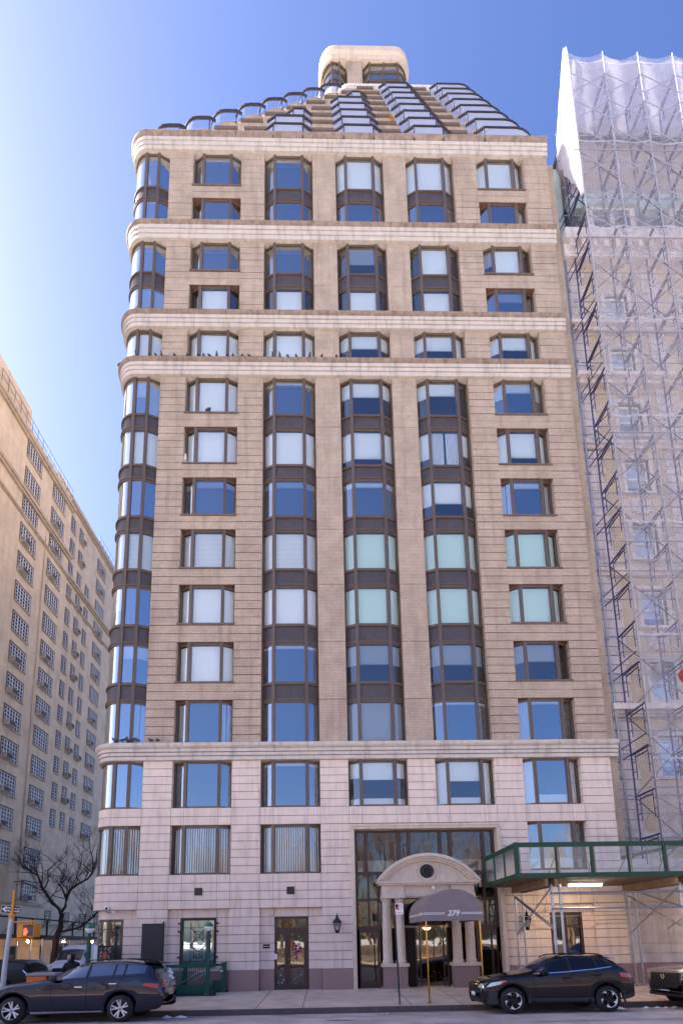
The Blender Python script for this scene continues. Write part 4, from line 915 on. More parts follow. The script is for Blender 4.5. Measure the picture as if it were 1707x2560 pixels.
for y0, y1, x, zr in ((13.5, LY1, LX + .05, 44), (33, 37, LX2 + .05, 46.9)):
    n = int((y1 - y0) / .8); rl_ = MB()
    for i in range(n + 1): rl_.tube((x, y0 + i * .8, zr), (x, y0 + i * .8, zr + 1.2), .02, 4)
    for z in (zr + .6, zr + 1.2): rl_.tube((x, y0, z), (x, y1, z), .022, 4)
    rl_.build('roof_railing', 'dark_steel', lb)
pi2 = MB()
for y in (20.55,): pi2.tube((LX + .06, y, 3), (LX + .06, y, 37), .05, 6)
pi2.build('drain_pipe', 'tan_stone', lb)
rl2 = random.Random(11)
def lwin(y, z, w, h, nx, ac, big=True):
    X = lx(y); f = MB(); d = .12; t = .06
    for yy in (y - w / 2, y + w / 2 - .05): f.box(X - .02, X + .035, yy, yy + .05, z - h / 2, z + h / 2)
    for zz in (z - h / 2, z + h / 2 - .05): f.box(X - .02, X + .034, y - w / 2, y + w / 2, zz, zz + .05)
    for i in range(1, nx): yy = y - w / 2 + w * i / nx; f.box(X - .02, X + .03, yy - t / 2 - (.02 if nx == 6 and i in (2, 4) else 0), yy + t / 2, z - h / 2 + .05, z + h / 2 - .05)
    for i in range(1, 5): zz = z - h / 2 + h * i / 5; f.box(X - .02, X + .022, y - w / 2 + .05, y + w / 2 - .05, zz - .02, zz + .02)
    f.box(X - .02, X + .12, y - w / 2 - .1, y + w / 2 + .1, z - h / 2 - .09, z - h / 2, 1); f.box(X - .02, X + .05, y - w / 2 - .06, y + w / 2 + .06, z + h / 2, z + h / 2 + .1, 2)  # dark head and side strips stand in for the shade of a recess
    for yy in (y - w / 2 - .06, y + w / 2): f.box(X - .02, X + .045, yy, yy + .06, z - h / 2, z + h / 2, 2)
    o = f.build('window', ['casement', 'tan_stone', 'lintel_shade'], lb)
    g_ = MB(); g_.quad((X + .006, y - w / 2, z - h / 2), (X + .006, y + w / 2, z - h / 2), (X + .006, y + w / 2, z + h / 2), (X + .006, y - w / 2, z + h / 2)); g_.build('pane', 'pane_dark', o)
    if ac:
        a = MB(); ya = y - w / 2 + .1 if nx == 6 else y - w / 2 + .06; aw = .72 if nx == 6 else w - .1; zz = z - h / 2 + .02
        a.box(X, X + .42, ya, ya + aw, zz, zz + .42, 0); a.box(X + .418, X + .43, ya + .04, ya + aw - .04, zz + .04, zz + .38, 1)
        for k in range(5): a.box(X + .06, X + .36, ya - .008, ya, zz + .08 + k * .06, zz + .1 + k * .06, 1)
        a.build('air_conditioner', ['ac_case', 'ac_grille'], o)
z = 11.07
zsA = [42.25 - 2.59 * i for i in range(14)] + [5.9]
for i, z in enumerate(zsA):
    if z < 38 and z > 6: lwin(18.2, z, 2.0, 1.55, 6, i in (3, 4, 7, 8, 9, 10, 11, 12))
    elif z > 38: lwin(18.2, z, 2.0, 1.5, 6, False)
    lwin(22.15, z, 2.0, 1.55, 6, i in (1, 2, 3, 6, 7, 8, 11, 12, 14))
    if z < 27: lwin(14.4, z, 1.9, 1.55, 6, i % 2)
k2 = 25.4 / 24
def sc2(y, z): return (-18.9 + (y + 18.9) * k2, 1.95 + (z - 1.95) * k2)
for i in range(13):
    z = 41.95 - 2.44 * i - (0 if i else 0)
    for yc, w_, nx, ac in ((24.85, .75, 2, False), (26.5, .75, 2, i % 5 != 2), (28.2, .75, 2, i == 9), (31.05, 2.0, 6, i not in (2, 6))):
        if yc == 28.2 and i < 2: continue
        yy, zz = sc2(yc - .0, z + (.12 if yc in (26.5,) else 0)); lwin(yy, zz, w_, 1.5, nx, ac)
for yc in (25.2, 28.4, 31.6, 34.8): yy, zz = sc2(yc, 3.9); lwin(yy, 3.7 if False else zz - .1, .9 if yc < 31 else 1.6, 1.3, 2 if yc < 31 else 4, False)
# dark shed along its pavement
ls = thing('steel_shed', 'dark steel sidewalk shed with open railing along the tan brick block', 'sidewalk shed', (-22.4, 20, -.8))
m = MB(); m.add([(-24.2, 6, 2.28), (-20.9, 6, 2.28), (-20.9, 44, 1.75), (-24.2, 44, 1.75), (-24.2, 6, 2.55), (-20.9, 6, 2.55), (-20.9, 44, 2.02), (-24.2, 44, 2.02)], [(0, 3, 2, 1), (4, 5, 6, 7), (0, 1, 5, 4), (1, 2, 6, 5), (2, 3, 7, 6), (3, 0, 4, 7)]); m.build('deck', 'dark_steel', ls)
def lz(y): return 2.55 - .53 * (y - 6) / 38
m = MB(); m.tube((-20.95, 6, lz(6) + 1.15), (-20.95, 44, lz(44) + 1.15), .06, 6)
for i in range(20): y = 6 + i * 1.95; m.box(-21.0, -20.9, y - .05, y + .05, lz(y), lz(y) + 1.15); m.tube((-20.95, y, lz(y) + 1), (-21.9, y + .05, lz(y)), .02, 4)
m.build('railing', 'dark_steel', ls)
for i in range(11):
    y = 7 + i * 3.1; gz = sidez(y) + .14
    for x in (-21.1, -23.7):
        m = MB(); m.tube((x, y, gz), (x, y, lz(y) - .25), .045, 8); m.build('post', 'steel', ls)
m = MB(); m.tube((-21.05, 7, .75), (-21.05, 38, .35), .03, 6); m.tube((-21.05, 7, 1.75), (-21.05, 38, 1.3), .02, 6); m.build('rail', 'steel', ls)
for y, lab in ((17.9, 'left bulb of the three small bulbs under the dark shed'), (22.9, 'middle bulb of the three small bulbs under the dark shed'), (28.0, 'right bulb of the three small bulbs under the dark shed, beside the green lamp post')):
    l_ = thing('bulb_lamp', lab, 'lamp', (-21.3, y, lz(y) - .45), 'bulbs under the dark shed')
    m = MB(); m.lathe([(0, 0), (.06, .02), (.085, .08), (.06, .15), (.03, .18)], (-21.3, y, lz(y) - .55), 12); m.build('bulb', 'bulb', l_, smooth=True)
    m = MB(); m.lathe([(.035, .0), (.04, .08), (.1, .1)], (-21.3, y, lz(y) - .37), 10); m.build('socket', 'black_iron', l_)
    ld = bpy.data.lights.new('bulb_light', 'POINT'); ld.energy = 9; ld.color = (1, .6, .3); ld.shadow_soft_size = .08
    lo = bpy.data.objects.new('bulb_light', ld); COL.objects.link(lo); lo.location = (-21.3, y, lz(y) - .7); setparent(lo, l_)
for y in (12, 16, 20, 24.5, 29, 34):   # shop openings behind the shed
    pass
for y, w_ in ((13.5, 1.6), (17.0, 2.2), (20.6, 1.2), (26.5, 1.5), (30.5, 2.4), (35, 1.6)):
    X = lx(y); m = MB(); m.box(X - .05, X + .05, y - w_ / 2, y + w_ / 2, -.6, 1.6); m.build('ground_window', 'car_glass_dark', lb)

# unseen tower, added out of the frame only to shade the street
ft = thing('shade_tower', 'unseen tan tower added left of the tan brick block to shade the street', 'building', (-60, 5, 0))
m = MB(); m.box(-85, -46, -9, 22, -1, 62); m.build('brick_wall', 'tan_brick', ft)
m = MB(); m.box(-85.3, -45.7, -9.3, 22.3, 62, 63); m.build('cornice', 'tan_stone', ft)

# ------------------------------------------------------------ entrance canopy
cv = thing('entrance_canopy', 'barrel vaulted mauve canvas awning numbered 279 over the main door', 'awning', (4.05, -3.1, 0))
AX0, AX1, AY0, AY1, AZ, AS, AT = 3.13, 4.98, -3.12, -.3, 2.36, 2.64, 3.36
acx, hw = (AX0 + AX1) / 2, (AX1 - AX0) / 2
sec = [(AX0, AZ), (AX0, AS)] + [(acx - hw * math.cos(t), AS + (AT - AS) * math.sin(t) ** .92) for t in [PI * i / 24 for i in range(1, 24)]] + [(AX1, AS), (AX1, AZ)]
m = MB(); n = len(sec); k = 12
def sag(j): return .012 * math.sin(j * PI / 2)
for j in range(k):
    y0 = AY0 + (AY1 - AY0) * j / k; y1 = AY0 + (AY1 - AY0) * (j + 1) / k
    m.add([(x, y0, z) for x, z in sec] + [(x, y1, z) for x, z in sec], [(i, i + 1, n + i + 1, n + i) for i in range(n - 1)])
m.add([(x, AY0, z) for x, z in sec], [tuple(range(n))]); m.build('canvas', 'canvas', cv)
m = MB()
for z in (2.575, 2.615):
    m.box(AX0 + .0, acx - .28, AY0 - .006, AY0 - .001, z - .008, z + .008); m.box(acx + .24, AX1, AY0 - .006, AY0 - .001, z - .008, z + .008); m.box(AX0 - .006, AX0 - .001, AY0, AY1, z - .008, z + .008)
m.prism([(AY0 + .55, 2.52), (AY0 + .60, 2.595), (AY0 + .55, 2.68), (AY0 + .5, 2.595)], AX0 - .009, AX0 - .003, 'x')
m.build('stripe', 'white_paint', cv)
text('house_number', '279', .24, (acx - .01, AY0 - .008, 2.592), (PI / 2, 0, 0), 'white_paint', cv, shear=.28, bold=.006)
for x in (AX0 + .07, AX1 - .07):
    m = MB(); zb_ = swz(-3.0); m.tube((x, -3.0, zb_), (x, -3.0, AZ + .3), .026, 12); m.lathe([(.06, 0), (.06, .02), (.03, .03)], (x, -3.0, zb_), 12); m.lathe([(.036, 0), (.036, .04)], (x, -3.0, .2), 10); m.build('post', 'brass', cv, smooth=False)
m = MB(); 
for x in (AX0 + .03, AX1 - .03): m.tube((x, AY0 + .02, AZ + .02), (x, AY1, AZ + .02), .015, 6)
m.tube((AX0, AY0 + .03, AZ + .02), (AX1, AY0 + .03, AZ + .02), .015, 6); m.build('frame', 'black_iron', cv)
lf = tag(MB().lathe([(0, 0), (.05, .01), (.055, .12), (.03, .14), (0, .17)], (4.07, -.34, 3.58), 12).build('spot_lamp', 'white_paint', None, smooth=True), 'small white spot lamp above the crown of the canvas awning', 'lamp')

# ------------------------------------------------------------ wall lanterns
def lantern(x, z, label):
    t = thing('wall_lantern', label, 'lantern', (x, -.0, z))
    m = MB(); y = -.2; m.box(x - .04, x + .04, -.03, 0.0, z - .1, z + .15); m.pipe([(x, -.02, z + .08), (x, -.1, z + .0), (x, y, z - .30)], .014, 6)
    m.lathe([(.03, -.38), (.075, -.34), (.09, -.28), (.08, -.26)], (x, y, z), 8); m.lathe([(.165, .04), (.16, .07), (.1, .13), (.05, .2), (.04, .22), (.055, .25), (.02, .29), (.01, .37), (0, .39)], (x, y, z), 12)
    m.lathe([(.15, .0), (.165, .04)], (x, y, z), 12)
    for i in range(6): a = PI * i / 3; m.tube((x + .075 * math.cos(a), y + .075 * math.sin(a), z - .27), (x + .145 * math.cos(a), y + .145 * math.sin(a), z + .02), .009, 4)
    m.build('lantern_frame', 'black_iron', t)
    m = MB(); m.lathe([(.068, -.27), (.135, .0)], (x, y, z), 6); m.build('lantern_glass', 'rail_glass', t)
    m = MB(); m.tube((x, y, z - .26), (x, y, z - .12), .02, 6); m.build('candle', 'white_paint', t)
lantern(.455, 2.42, 'black iron coach lantern on pale stone left of the main entrance')
lantern(7.55, 2.42, 'black iron coach lantern in the shade under the green shed')

# camera dome, black panel, wreath
sc_ = thing('security_camera', 'white dome camera with small junction box under the rounded stone corner', 'camera', (-8.0, -.1, 3.1))
m = MB(); m.lathe([(0, -.09), (.06, -.075), (.085, -.03), (.085, .04), (.05, .08), (0, .085)], (-8.05, -.14, 3.1), 16); m.tube((-8.05, -.06, 3.12), (-8.05, .02, 3.12), .03, 8); m.box(-7.92, -7.8, -.07, .02, 2.94, 3.0); m.build('camera_body', 'white_paint', sc_, smooth=False)
m = MB(); m.lathe([(0, -.02), (.045, -.01), (.05, 0)], (-8.04, -.215, 3.09), 12, axis='y'); m.pipe([(-8.1, -.1, 3.02), (-8.08, -.05, 2.95), (-7.95, -.04, 2.93), (-7.9, -.04, 2.95)], .012, 5); m.build('lens', 'black_iron', sc_)
pn = thing('notice_board', 'tall dark slate panel with faint chalk scrawl on the corner pier', 'panel', (-6.36, -.1, 1.0))
m = MB(); m.box(-6.75, -5.97, -.10, -.02, .45, 2.5); m.build('board', 'slate_panel', pn, bevel=.006)
m = MB(); m.box(-5.985, -5.955, -.12, -.0, .45, 2.58); m.box(-6.75, -5.985, -.115, -.1, 2.47, 2.51); m.box(-6.15, -6.0, -.125, -.1, 2.42, 2.44); m.build('frame_edge', 'black_iron', pn)
m = MB(); rr_ = random.Random(5)
for i in range(11):
    x = -6.62 + i * .045; z = 1.46 + rr_.uniform(-.03, .03); m.tube((x, -.105, z), (x + rr_.uniform(-.02, .05), -.105, z + rr_.uniform(-.08, .1)), .005, 4)
m.build('chalk_mark', 'chalk', pn)
wr = thing('wreath', 'round red berry wreath hung on the brown residential door', 'wreath', (-1.055, .22, 1.5))
m = MB(); rr_ = random.Random(9)
for i in range(150):
    a = rr_.uniform(0, 2 * PI); r = .135 + rr_.gauss(0, .03); c = (-1.055 + r * math.cos(a), .225 + rr_.uniform(-.035, .02), 1.5 + r * math.sin(a)); s_ = rr_.uniform(.014, .028)
    m.lathe([(0, -s_), (s_ * .8, -s_ * .5), (s_, 0), (s_ * .8, s_ * .5), (0, s_)], c, 6, m=0 if rr_.random() < .8 else 1)
for i in range(30):
    c = (-1.08 + rr_.gauss(0, .035), .235, 1.17 + rr_.gauss(0, .06)); m.lathe([(0, -.02), (.018, 0), (0, .02)], c, 6, m=0 if rr_.random() < .8 else 1)
m.tube((-1.055, .24, 1.28), (-1.07, .24, 1.64), .006, 4, m=1)
m.build('berries', ['wreath_red', 'white_paint'], wr)

# ------------------------------------------------------------ subway entrance
sg = thing('subway_railing', 'dark green iron railing round the subway stairs beside the corner', 'railing', (-4.7, -.75, 0))
SY = -.78; zg = swz(SY); RX0, RX1 = -8.3, -3.98
m = MB(); m.box(RX0, RX1, SY - .1, SY + .1, zg - .05, zg + .1); m.box(-3.97, -3.85, SY - .14, SY + .1, zg - .05, zg + .14); m.box(RX1, -3.55, -.16, -.02, -.1, .06); m.build('base_plate', 'subway_dark', sg)
m = MB(); m.box(RX0, RX1, SY - .04, SY + .04, .93, 1.03); m.box(RX0, RX1, SY - .05, SY + .05, zg + .1, .33); m.box(RX0 + .1, RX1 - .1, SY - .06, SY - .05, zg + .16, .26)
for i in range(52): m.box(RX0 + .05 + i * .082, RX0 + .075 + i * .082, SY - .02, SY + .02, 1.03, 1.055)
m.build('panel_rail', 'subway_green', sg)
m = MB()
for i in range(58):
    x = RX0 + .06 + i * .072
    if abs(x + 4.12) > .1: m.box(x - .009, x + .009, SY - .01, SY + .01, .33, .93)
m.build('baluster', 'subway_green', sg)
for x, y, z in ((-5.12, -.18, 1.1), (-3.7, -.1, 1.06), (-7.2, -.18, 1.06)):
    m = MB(); m.box(x - .08, x + .08, y - .07, y + .07, -.1, z); m.box(x - .1, x + .1, y - .09, y + .09, z - .06, z); m.build('newel', 'subway_green', sg, bevel=.01)
m = MB(); m.box(-5.1, -3.7, -.15, -.08, .93, 1.02); m.box(-4.1, -3.7, -.14, -.07, .05, .42); m.build('back_rail', 'subway_green', sg)
m = MB(); m.pipe([(-5.5, -.42, .12), (-4.55, -.42, .74), (-4.15, -.42, .78), (-3.72, -.42, .80)], .028, 8); m.pipe([(-5.1, -.3, .2), (-4.3, -.3, .72)], .022, 8); m.lathe([(.075, -.02), (.08, 0), (.05, .02)], (-3.74, -.44, .81), 12, axis='y'); m.build('handrail', 'steel', sg, smooth=True)
m = MB(); rr_ = random.Random(4)
for i in range(9): x = -5.62 + i * .075 + rr_.uniform(0, .02); m.box(x, x + rr_.choice([.03, .06]), SY + .03, SY + .035, .85, .90)
m.build('station_lettering', 'white_paint', sg)
m = MB(); m.box(-8.2, -4.0, -.7, -.12, .0, .02); m.build('stair_well', 'subway_dark', sg)
def globe(x, y, label, z0):
    t = thing('globe_lamp', label, 'lamp post', (x, y, z0)); s_ = .95
    m = MB(); m.prism([(x + .105 * math.cos(PI / 4 * i + PI / 8), y + .105 * math.sin(PI / 4 * i + PI / 8)) for i in range(8)], z0, z0 + .5, 'z'); m.lathe([(.125, z0 - .0), (.125, z0 + .05), (.1, z0 + .08)], (x, y, 0), 8); m.lathe([(.085, z0 + .5), (.07, 2.0), (.1, 2.03), (.1, 2.07), (.05, 2.1), (.06, 2.16), (.1, 2.2)], (x, y, 0), 10)
    for a in range(4): m.box(x + .06 * math.cos(a * PI / 2) - .015, x + .06 * math.cos(a * PI / 2) + .015, y + .06 * math.sin(a * PI / 2) - .015, y + .06 * math.sin(a * PI / 2) + .015, .45, 2.0)
    m.tube((x - .12, y, 1.98), (x + .12, y, 1.98), .018, 6); m.build('post', 'subway_green', t)
    pr = [(.165 * math.sin(PI * i / 12), 2.35 - .165 * math.cos(PI * i / 12)) for i in range(13)]
    m = MB(); m.lathe([(.1, 2.19)] + [p for p in pr if 2.2 < p[1] <= 2.36], (x, y, 0), 20); m.build('white_globe_half', 'globe_white', t, smooth=True)
    m = MB(); m.lathe([(.172, 2.355), (.172, 2.375)] + [p for p in pr if p[1] > 2.37], (x, y, 0), 20); m.build('green_globe_half', 'globe_green', t, smooth=True)
globe(-4.12, -.86, 'green subway globe lamp post at the right end of the green railing', swz(-.86) + .02)
globe(-8.3, -.86, 'green subway globe lamp post at the left end by the rounded corner', swz(-.86) + .02)
pb = thing('poster_board', 'black framed poster case with a colourful grid of pictures by the corner window', 'poster', (-7.95, -.3, 1.0))
m = MB(); m.box(-8.22, -7.67, -.34, -.26, .95, 1.74); m.box(-8.0, -7.9, -.32, -.26, 0, .95); m.lathe([(0, 1.8), (.05, 1.78), (.05, 1.74)], (-8.1, -.3, 0), 8); m.build('case', 'black_iron', pb)
m = MB(); m.box(-8.36, -8.24, -.3, -.24, 0, 1.74); m.build('white_strip', 'white_paint', pb)
m = MB(); rr_ = random.Random(21); pm = ['poster_' + q for q in 'abcdefg'] + ['black_iron']
m.quad((-8.17, -.342, 1.17), (-7.72, -.342, 1.17), (-7.72, -.342, 1.69), (-8.17, -.342, 1.69), 7)
for j in range(4):
    for i in range(3):
        for k in range(5):
            x = -8.16 + i * .15 + rr_.uniform(0, .08); z = 1.18 + j * .13 + rr_.uniform(0, .08); m.box(x, x + rr_.uniform(.03, .06), -.345 - k * .0006, -.343, z, z + rr_.uniform(.02, .05), rr_.randrange(7))
m.box(-8.02, -7.88, -.35, -.343, 1.27, 1.5, 5); m.box(-8.02, -7.88, -.352, -.343, 1.22, 1.27, 2); m.build('poster', pm, pb)

# ------------------------------------------------------------ corner pole with signs and signal
pl_ = thing('signal_pole', 'grey steel street corner pole with a yellow top section', 'pole', (-9.75, -3.0, -.15))
m = MB(); m.pipe([(-9.88, -3.0, -.16), (-9.85, -3.0, .6)], .085, 12); m.pipe([(-9.85, -3.0, .6), (-9.84, -3, 1.2), (-9.76, -3.0, 2.66)], [.075, .07, .062], 12); m.lathe([(.13, -.17), (.13, -.12), (.09, 0)], (-9.88, -3, 0), 12)
for z in (1.95, 2.05, 2.4): m.lathe([(.072, z), (.072, z + .03)], (-9.79 + .02 * (2.4 - z), -3, 0), 12)
m.build('shaft', 'pole_grey', pl_, smooth=False)
m = MB(); m.lathe([(.08, 2.66), (.085, 2.7), (.08, 2.78), (.05, 2.84)], (-9.755, -3, 0), 12); m.tube((-9.755, -3, 2.8), (-9.74, -3, 3.55), .032, 8); m.build('yellow_top', 'yellow', pl_)
ow = thing('one_way_sign', 'black and white one way arrow sign on the corner pole', 'sign', (-9.8, -2.95, 2.95))
TI = Matrix.Translation((-9.80, -2.94, 2.93)) @ Matrix.Rotation(math.radians(6), 4, 'Y')
def ti(x, z, y=0): v = TI @ Vector((x, y, z)); return tuple(v)
m = MB(); m.add([ti(a, b, c) for c in (0, .012) for a, b in ((-.33, -.125), (.26, -.125), (.26, .125), (-.33, .125))], [(0, 1, 2, 3), (7, 6, 5, 4), (0, 4, 5, 1), (1, 5, 6, 2), (2, 6, 7, 3), (3, 7, 4, 0)]); m.build('plate', 'sign_black', ow)
m = MB(); m.add([ti(a, b, -.004) for a, b in ((-.31, 0), (-.18, .1), (-.18, .06), (.235, .06), (.235, -.06), (-.18, -.06), (-.18, -.1))], [tuple(range(7))])
for a, b, c_, d_ in ((-.33, .26, .117, .125), (-.33, .26, -.125, -.117), (-.33, -.322, -.117, .117), (.252, .26, -.117, .117)): m.add([ti(a, c_, -.004), ti(b, c_, -.004), ti(b, d_, -.004), ti(a, d_, -.004)], [(0, 1, 2, 3)])
m.build('arrow', 'white_paint', ow)
text('lettering', 'ONE WAY', .105, ti(.03, 0, -.010), (PI / 2, math.radians(6), 0), 'sign_black', ow, bold=.006, ext=.001)
ps_ = thing('pedestrian_signal', 'yellow pedestrian signal showing a lit red hand on the corner pole', 'traffic signal', (-9.2, -3.0, 2.3))
m = MB(); m.box(-9.34, -8.95, -3.12, -3.02, 2.07, 2.47); m.box(-9.52, -9.30, -3.06, -2.82, 2.06, 2.46); m.box(-9.345, -8.945, -3.02, -2.80, 2.065, 2.475); m.box(-9.345, -8.90, -3.25, -3.12, 2.455, 2.475); m.box(-8.92, -8.90, -3.25, -3.12, 2.07, 2.46); m.build('housing', 'yellow', ps_, bevel=.012)
m = MB(); m.tube((-9.72, -2.98, 2.54), (-9.04, -2.98, 2.56), .028, 8); m.tube((-9.78, -2.98, 2.02), (-9.05, -2.98, 2.03), .028, 8); m.tube((-9.15, -2.98, 2.03), (-9.15, -2.98, 2.56), .03, 6); m.build('bracket', 'yellow', ps_)
m = MB(); m.box(-9.31, -8.98, -3.127, -3.119, 2.10, 2.44); m.build('screen', 'screen_grey', ps_)
m = MB(); hx, hz = -9.23, 2.22
m.prism([(hx - .045, hz - .09), (hx + .035, hz - .09), (hx + .045, hz + .02), (hx - .045, hz + .02)], -3.131, -3.128)
for i, l in enumerate((.07, .095, .1, .08)): m.box(hx - .045 + i * .024, hx - .027 + i * .024, -3.131, -3.128, hz + .02, hz + .03 + l)
m.prism([(hx + .04, hz - .06), (hx + .085, hz + .03), (hx + .07, hz + .045), (hx + .035, hz - .01)], -3.131, -3.128)
m.build('hand_symbol', 'hand_red', ps_)
# no parking sign
np_ = thing('parking_sign', 'slim green post with a small white and red parking sign before the entrance', 'street sign', (2.25, -3.2, -.15))
m = MB(); m.tube((2.25, -3.2, swz(-3.2)), (2.18, -3.2, 2.95), .026, 8); m.build('post', 'subway_dark', np_)
m = MB(); m.box(2.20, 2.45, -3.25, -3.235, 2.58, 2.92); m.build('plate', 'white_paint', np_)
m = MB(); m.lathe([(.045, -.0), (.045, -.004)], (2.255, -3.251, 2.85), 14, axis='y'); m.box(2.215, 2.295, -3.255, -3.251, 2.74, 2.9); m.box(2.22, 2.41, -3.255, -3.251, 2.635, 2.645); m.prism([(2.43, 2.64), (2.40, 2.66), (2.40, 2.62)], -3.255, -3.251)
for z, l in ((2.87, .1), (2.84, .08), (2.81, .1), (2.75, .16), (2.72, .12)): m.box(2.31 if z > 2.78 else 2.24, (2.31 if z > 2.78 else 2.24) + l, -3.254, -3.251, z, z + .012)
m.build('sign_face', 'sign_red', np_)
# octagonal red sign edge at the right border of the view
rs = thing('warning_sign', 'dark orange red diamond street sign whose rounded corner reaches in at the right edge', 'sign', (1.98, -16.88, -.08))
m = MB(); dc = (1.985, 3.045); pp = []
for kq in range(4):
    a0 = kq * 90 - 45; vx, vz = dc[0] + .40 * math.cos(math.radians(kq * 90)), dc[1] + .40 * math.sin(math.radians(kq * 90))
    pp += [(vx + .03 * math.cos(math.radians(a0 + t)), vz + .03 * math.sin(math.radians(a0 + t))) for t in range(0, 91, 15)]
m.prism(pp, -16.9, -16.895, 'y'); m.build('sign_plate', 'sign_rust', rs)
m = MB(); m.tube((1.985, -16.86, -.08), (1.985, -16.86, 3.4), .03, 8); m.build('sign_post', 'steel', rs)

# orange box, bag, snow
ob = thing('newspaper_box', 'orange street box with grey lid between the pole and the blue car', 'newspaper box', (-9.0, -2.4, -.1))
m = MB(); m.box(-9.42, -8.80, -2.55, -2.1, -.12, .84); m.build('body', 'orange_box', ob, bevel=.02)
m = MB(); m.box(-9.44, -8.5, -2.58, -2.08, .845, .94); m.box(-8.795, -8.55, -2.5, -2.15, .3, .84, 1); m.build('lid', ['grey_lid', 'black_iron'], ob, bevel=.03)
bg = MB(); nn = 14; vs = []
for i in range(10):
    t = i / 9
    for j in range(nn):
        a = 2 * PI * j / nn; r = .24 * math.sin(PI * (.08 + .86 * t)) ** .55 * (1 + .07 * math.sin(3 * a + 5 * t) + .05 * math.sin(7 * a + 9 * t)); vs.append((-5.72 + r * math.cos(a), -1.25 + r * math.sin(a), -.06 + 1.12 * t))
bg.add(vs, [(i * nn + j, i * nn + (j + 1) % nn, (i + 1) * nn + (j + 1) % nn, (i + 1) * nn + j) for i in range(9) for j in range(nn)] + [tuple(range(nn - 1, -1, -1)), tuple(range(9 * nn, 10 * nn))])
tag(bg.build('rubbish_bag', 'bag_black', None, smooth=True), 'tall rounded black bag by the subway railing behind the blue car', 'rubbish bag')
def snowclump(x, y, z, r, seed, label):
    q = random.Random(seed); m = MB(); n = 12; vs = []
    for i in range(5):
        t = i / 4
        for j in range(n):
            a = 2 * PI * j / n; rr = r * (1 - t ** 1.6 * .95) * (1 + .25 * math.sin(2 * a + seed) + .18 * math.sin(5 * a + seed * 2) + q.uniform(-.08, .08)); vs.append((x + rr * math.cos(a), y + rr * .6 * math.sin(a), z - .01 + r * .42 * t + q.uniform(-.006, .006)))
    m.add(vs, [(i * n + j, i * n + (j + 1) % n, (i + 1) * n + (j + 1) % n, (i + 1) * n + j) for i in range(4) for j in range(n)] + [tuple(range(4 * n, 5 * n))])
    tag(m.build('snow_clump', 'snow', None, smooth=True), label, 'snow', 'clumps of old snow along the gutter')
for x, y, r, lb_ in ((-4.55, -4.0, .19, 'old snow lump just behind the rear bumper of the blue car'), (-4.15, -4.0, .17, 'old snow lump, second behind the blue car'), (-4.45, -3.2, .05, 'tiny bit of snow on the kerb edge behind the blue car'), (1.62, -4.0, .05, 'tiny left scrap of snow in the gutter below the awning'), (1.78, -3.95, .065, 'tiny right scrap of snow in the gutter below the awning'),
    (8.55, -4.0, .16, 'flat snow lump just behind the rear wheel of the black crossover'), (9.35, -3.95, .13, 'snow lump leftmost of the four by the grey car'), (9.68, -3.95, .11, 'snow lump second of the four by the grey car'), (9.95, -3.95, .09, 'snow lump third of the four by the grey car'), (10.2, -3.95, .12, 'snow lump rightmost of the four by the grey car')):
    snowclump(x, y, -.285 if y < -3.6 else swz(y), r, int(x * 100) % 97, lb_)

# ------------------------------------------------------------ pigeons
def pigeon_mesh():
    m = MB(); P = [(-.17, .05), (-.10, .075), (-.04, .09), (.03, .10), (.08, .13), (.105, .17), (.125, .195), (.15, .19), (.175, .185)]; Rr = [.012, .028, .055, .062, .05, .034, .036, .022, .004]
    m.pipe([(x, 0, z) for x, z in P], Rr, 8)
    for y in (-.02, .02): m.tube((.0, y, .06), (.01, y, 0), .007, 4)
    for s in (-1, 1): m.add([(-.14, s * .03, .07), (.05, s * .062, .11), (.04, s * .066, .07), (-.05, s * .06, .05)], [(0, 1, 2, 3)])
    return m
pg = pigeon_mesh().build('pigeon', 'pigeon_grey', None, smooth=True)
first = [True]
def pigeon(x, y, z, rz, label, group, s=1.25, pale=False):
    o = pg if first[0] else pg.copy()
    if not first[0]: COL.objects.link(o)
    first[0] = False; o.location = (x, y, z); o.rotation_euler = (0, 0, rz); o.scale = (s, s, s); tag(o, label, 'pigeon', group)
    if pale: o.data = o.data.copy(); o.data.materials[0] = M['pigeon_pale']
rp_ = random.Random(2); upx = [-8.05, -7.48, -7.2, -6.95, -6.35, -5.8, -5.3, -5.06, -4.81, -4.5, -4.02, -3.77, -3.36, -3.03, -2.36, -1.98, -1.67, -1.31, -.93, -.35, .2, .87, 1.25]
for i, x in enumerate(upx):
    pigeon(x, -.12, 27.66, rp_.choice([-1.6, -1.5, 1.5, 1.6, 1.2]) + rp_.uniform(-.3, .3), 'small dark pigeon on the ledge under the fifth window row, %s from the left' % ORD[i], 'pigeons lined along the upper ledge', .88)
for i, (x, rz) in enumerate(((-8.1, 2.9), (-7.82, .3), (-7.62, -1.4), (-7.42, .2), (-7.25, 3.0), (-6.72, 2.6), (-6.45, 2.2))):
    pigeon(x, -.1, 9.57, rz, 'dark pigeon on the lower stone ledge above the third storey, %s from the left' % ORD[i], 'pigeons on the lower ledge', .95)
pigeon(-4.85, .0, 24.92, 2.4, 'dark pigeon on the sill of the white window below the pigeon ledge', 'pigeons on window sills'); pigeon(-5.78, .1, 24.92, -1, 'dark pigeon tucked at the left end of the same white window sill', 'pigeons on window sills'); pigeon(-5.78, .0, 22.34, -1.2, 'pale pigeon at the left end of a window sill', 'pigeons on window sills', pale=True)
pigeon(-8.95, .3, 27.66, 2.5, 'lone dark pigeon at the outer curve of the upper ledge', 'pigeons lined along the upper ledge', 1.3)
sb = MB(); rr_ = random.Random(8)
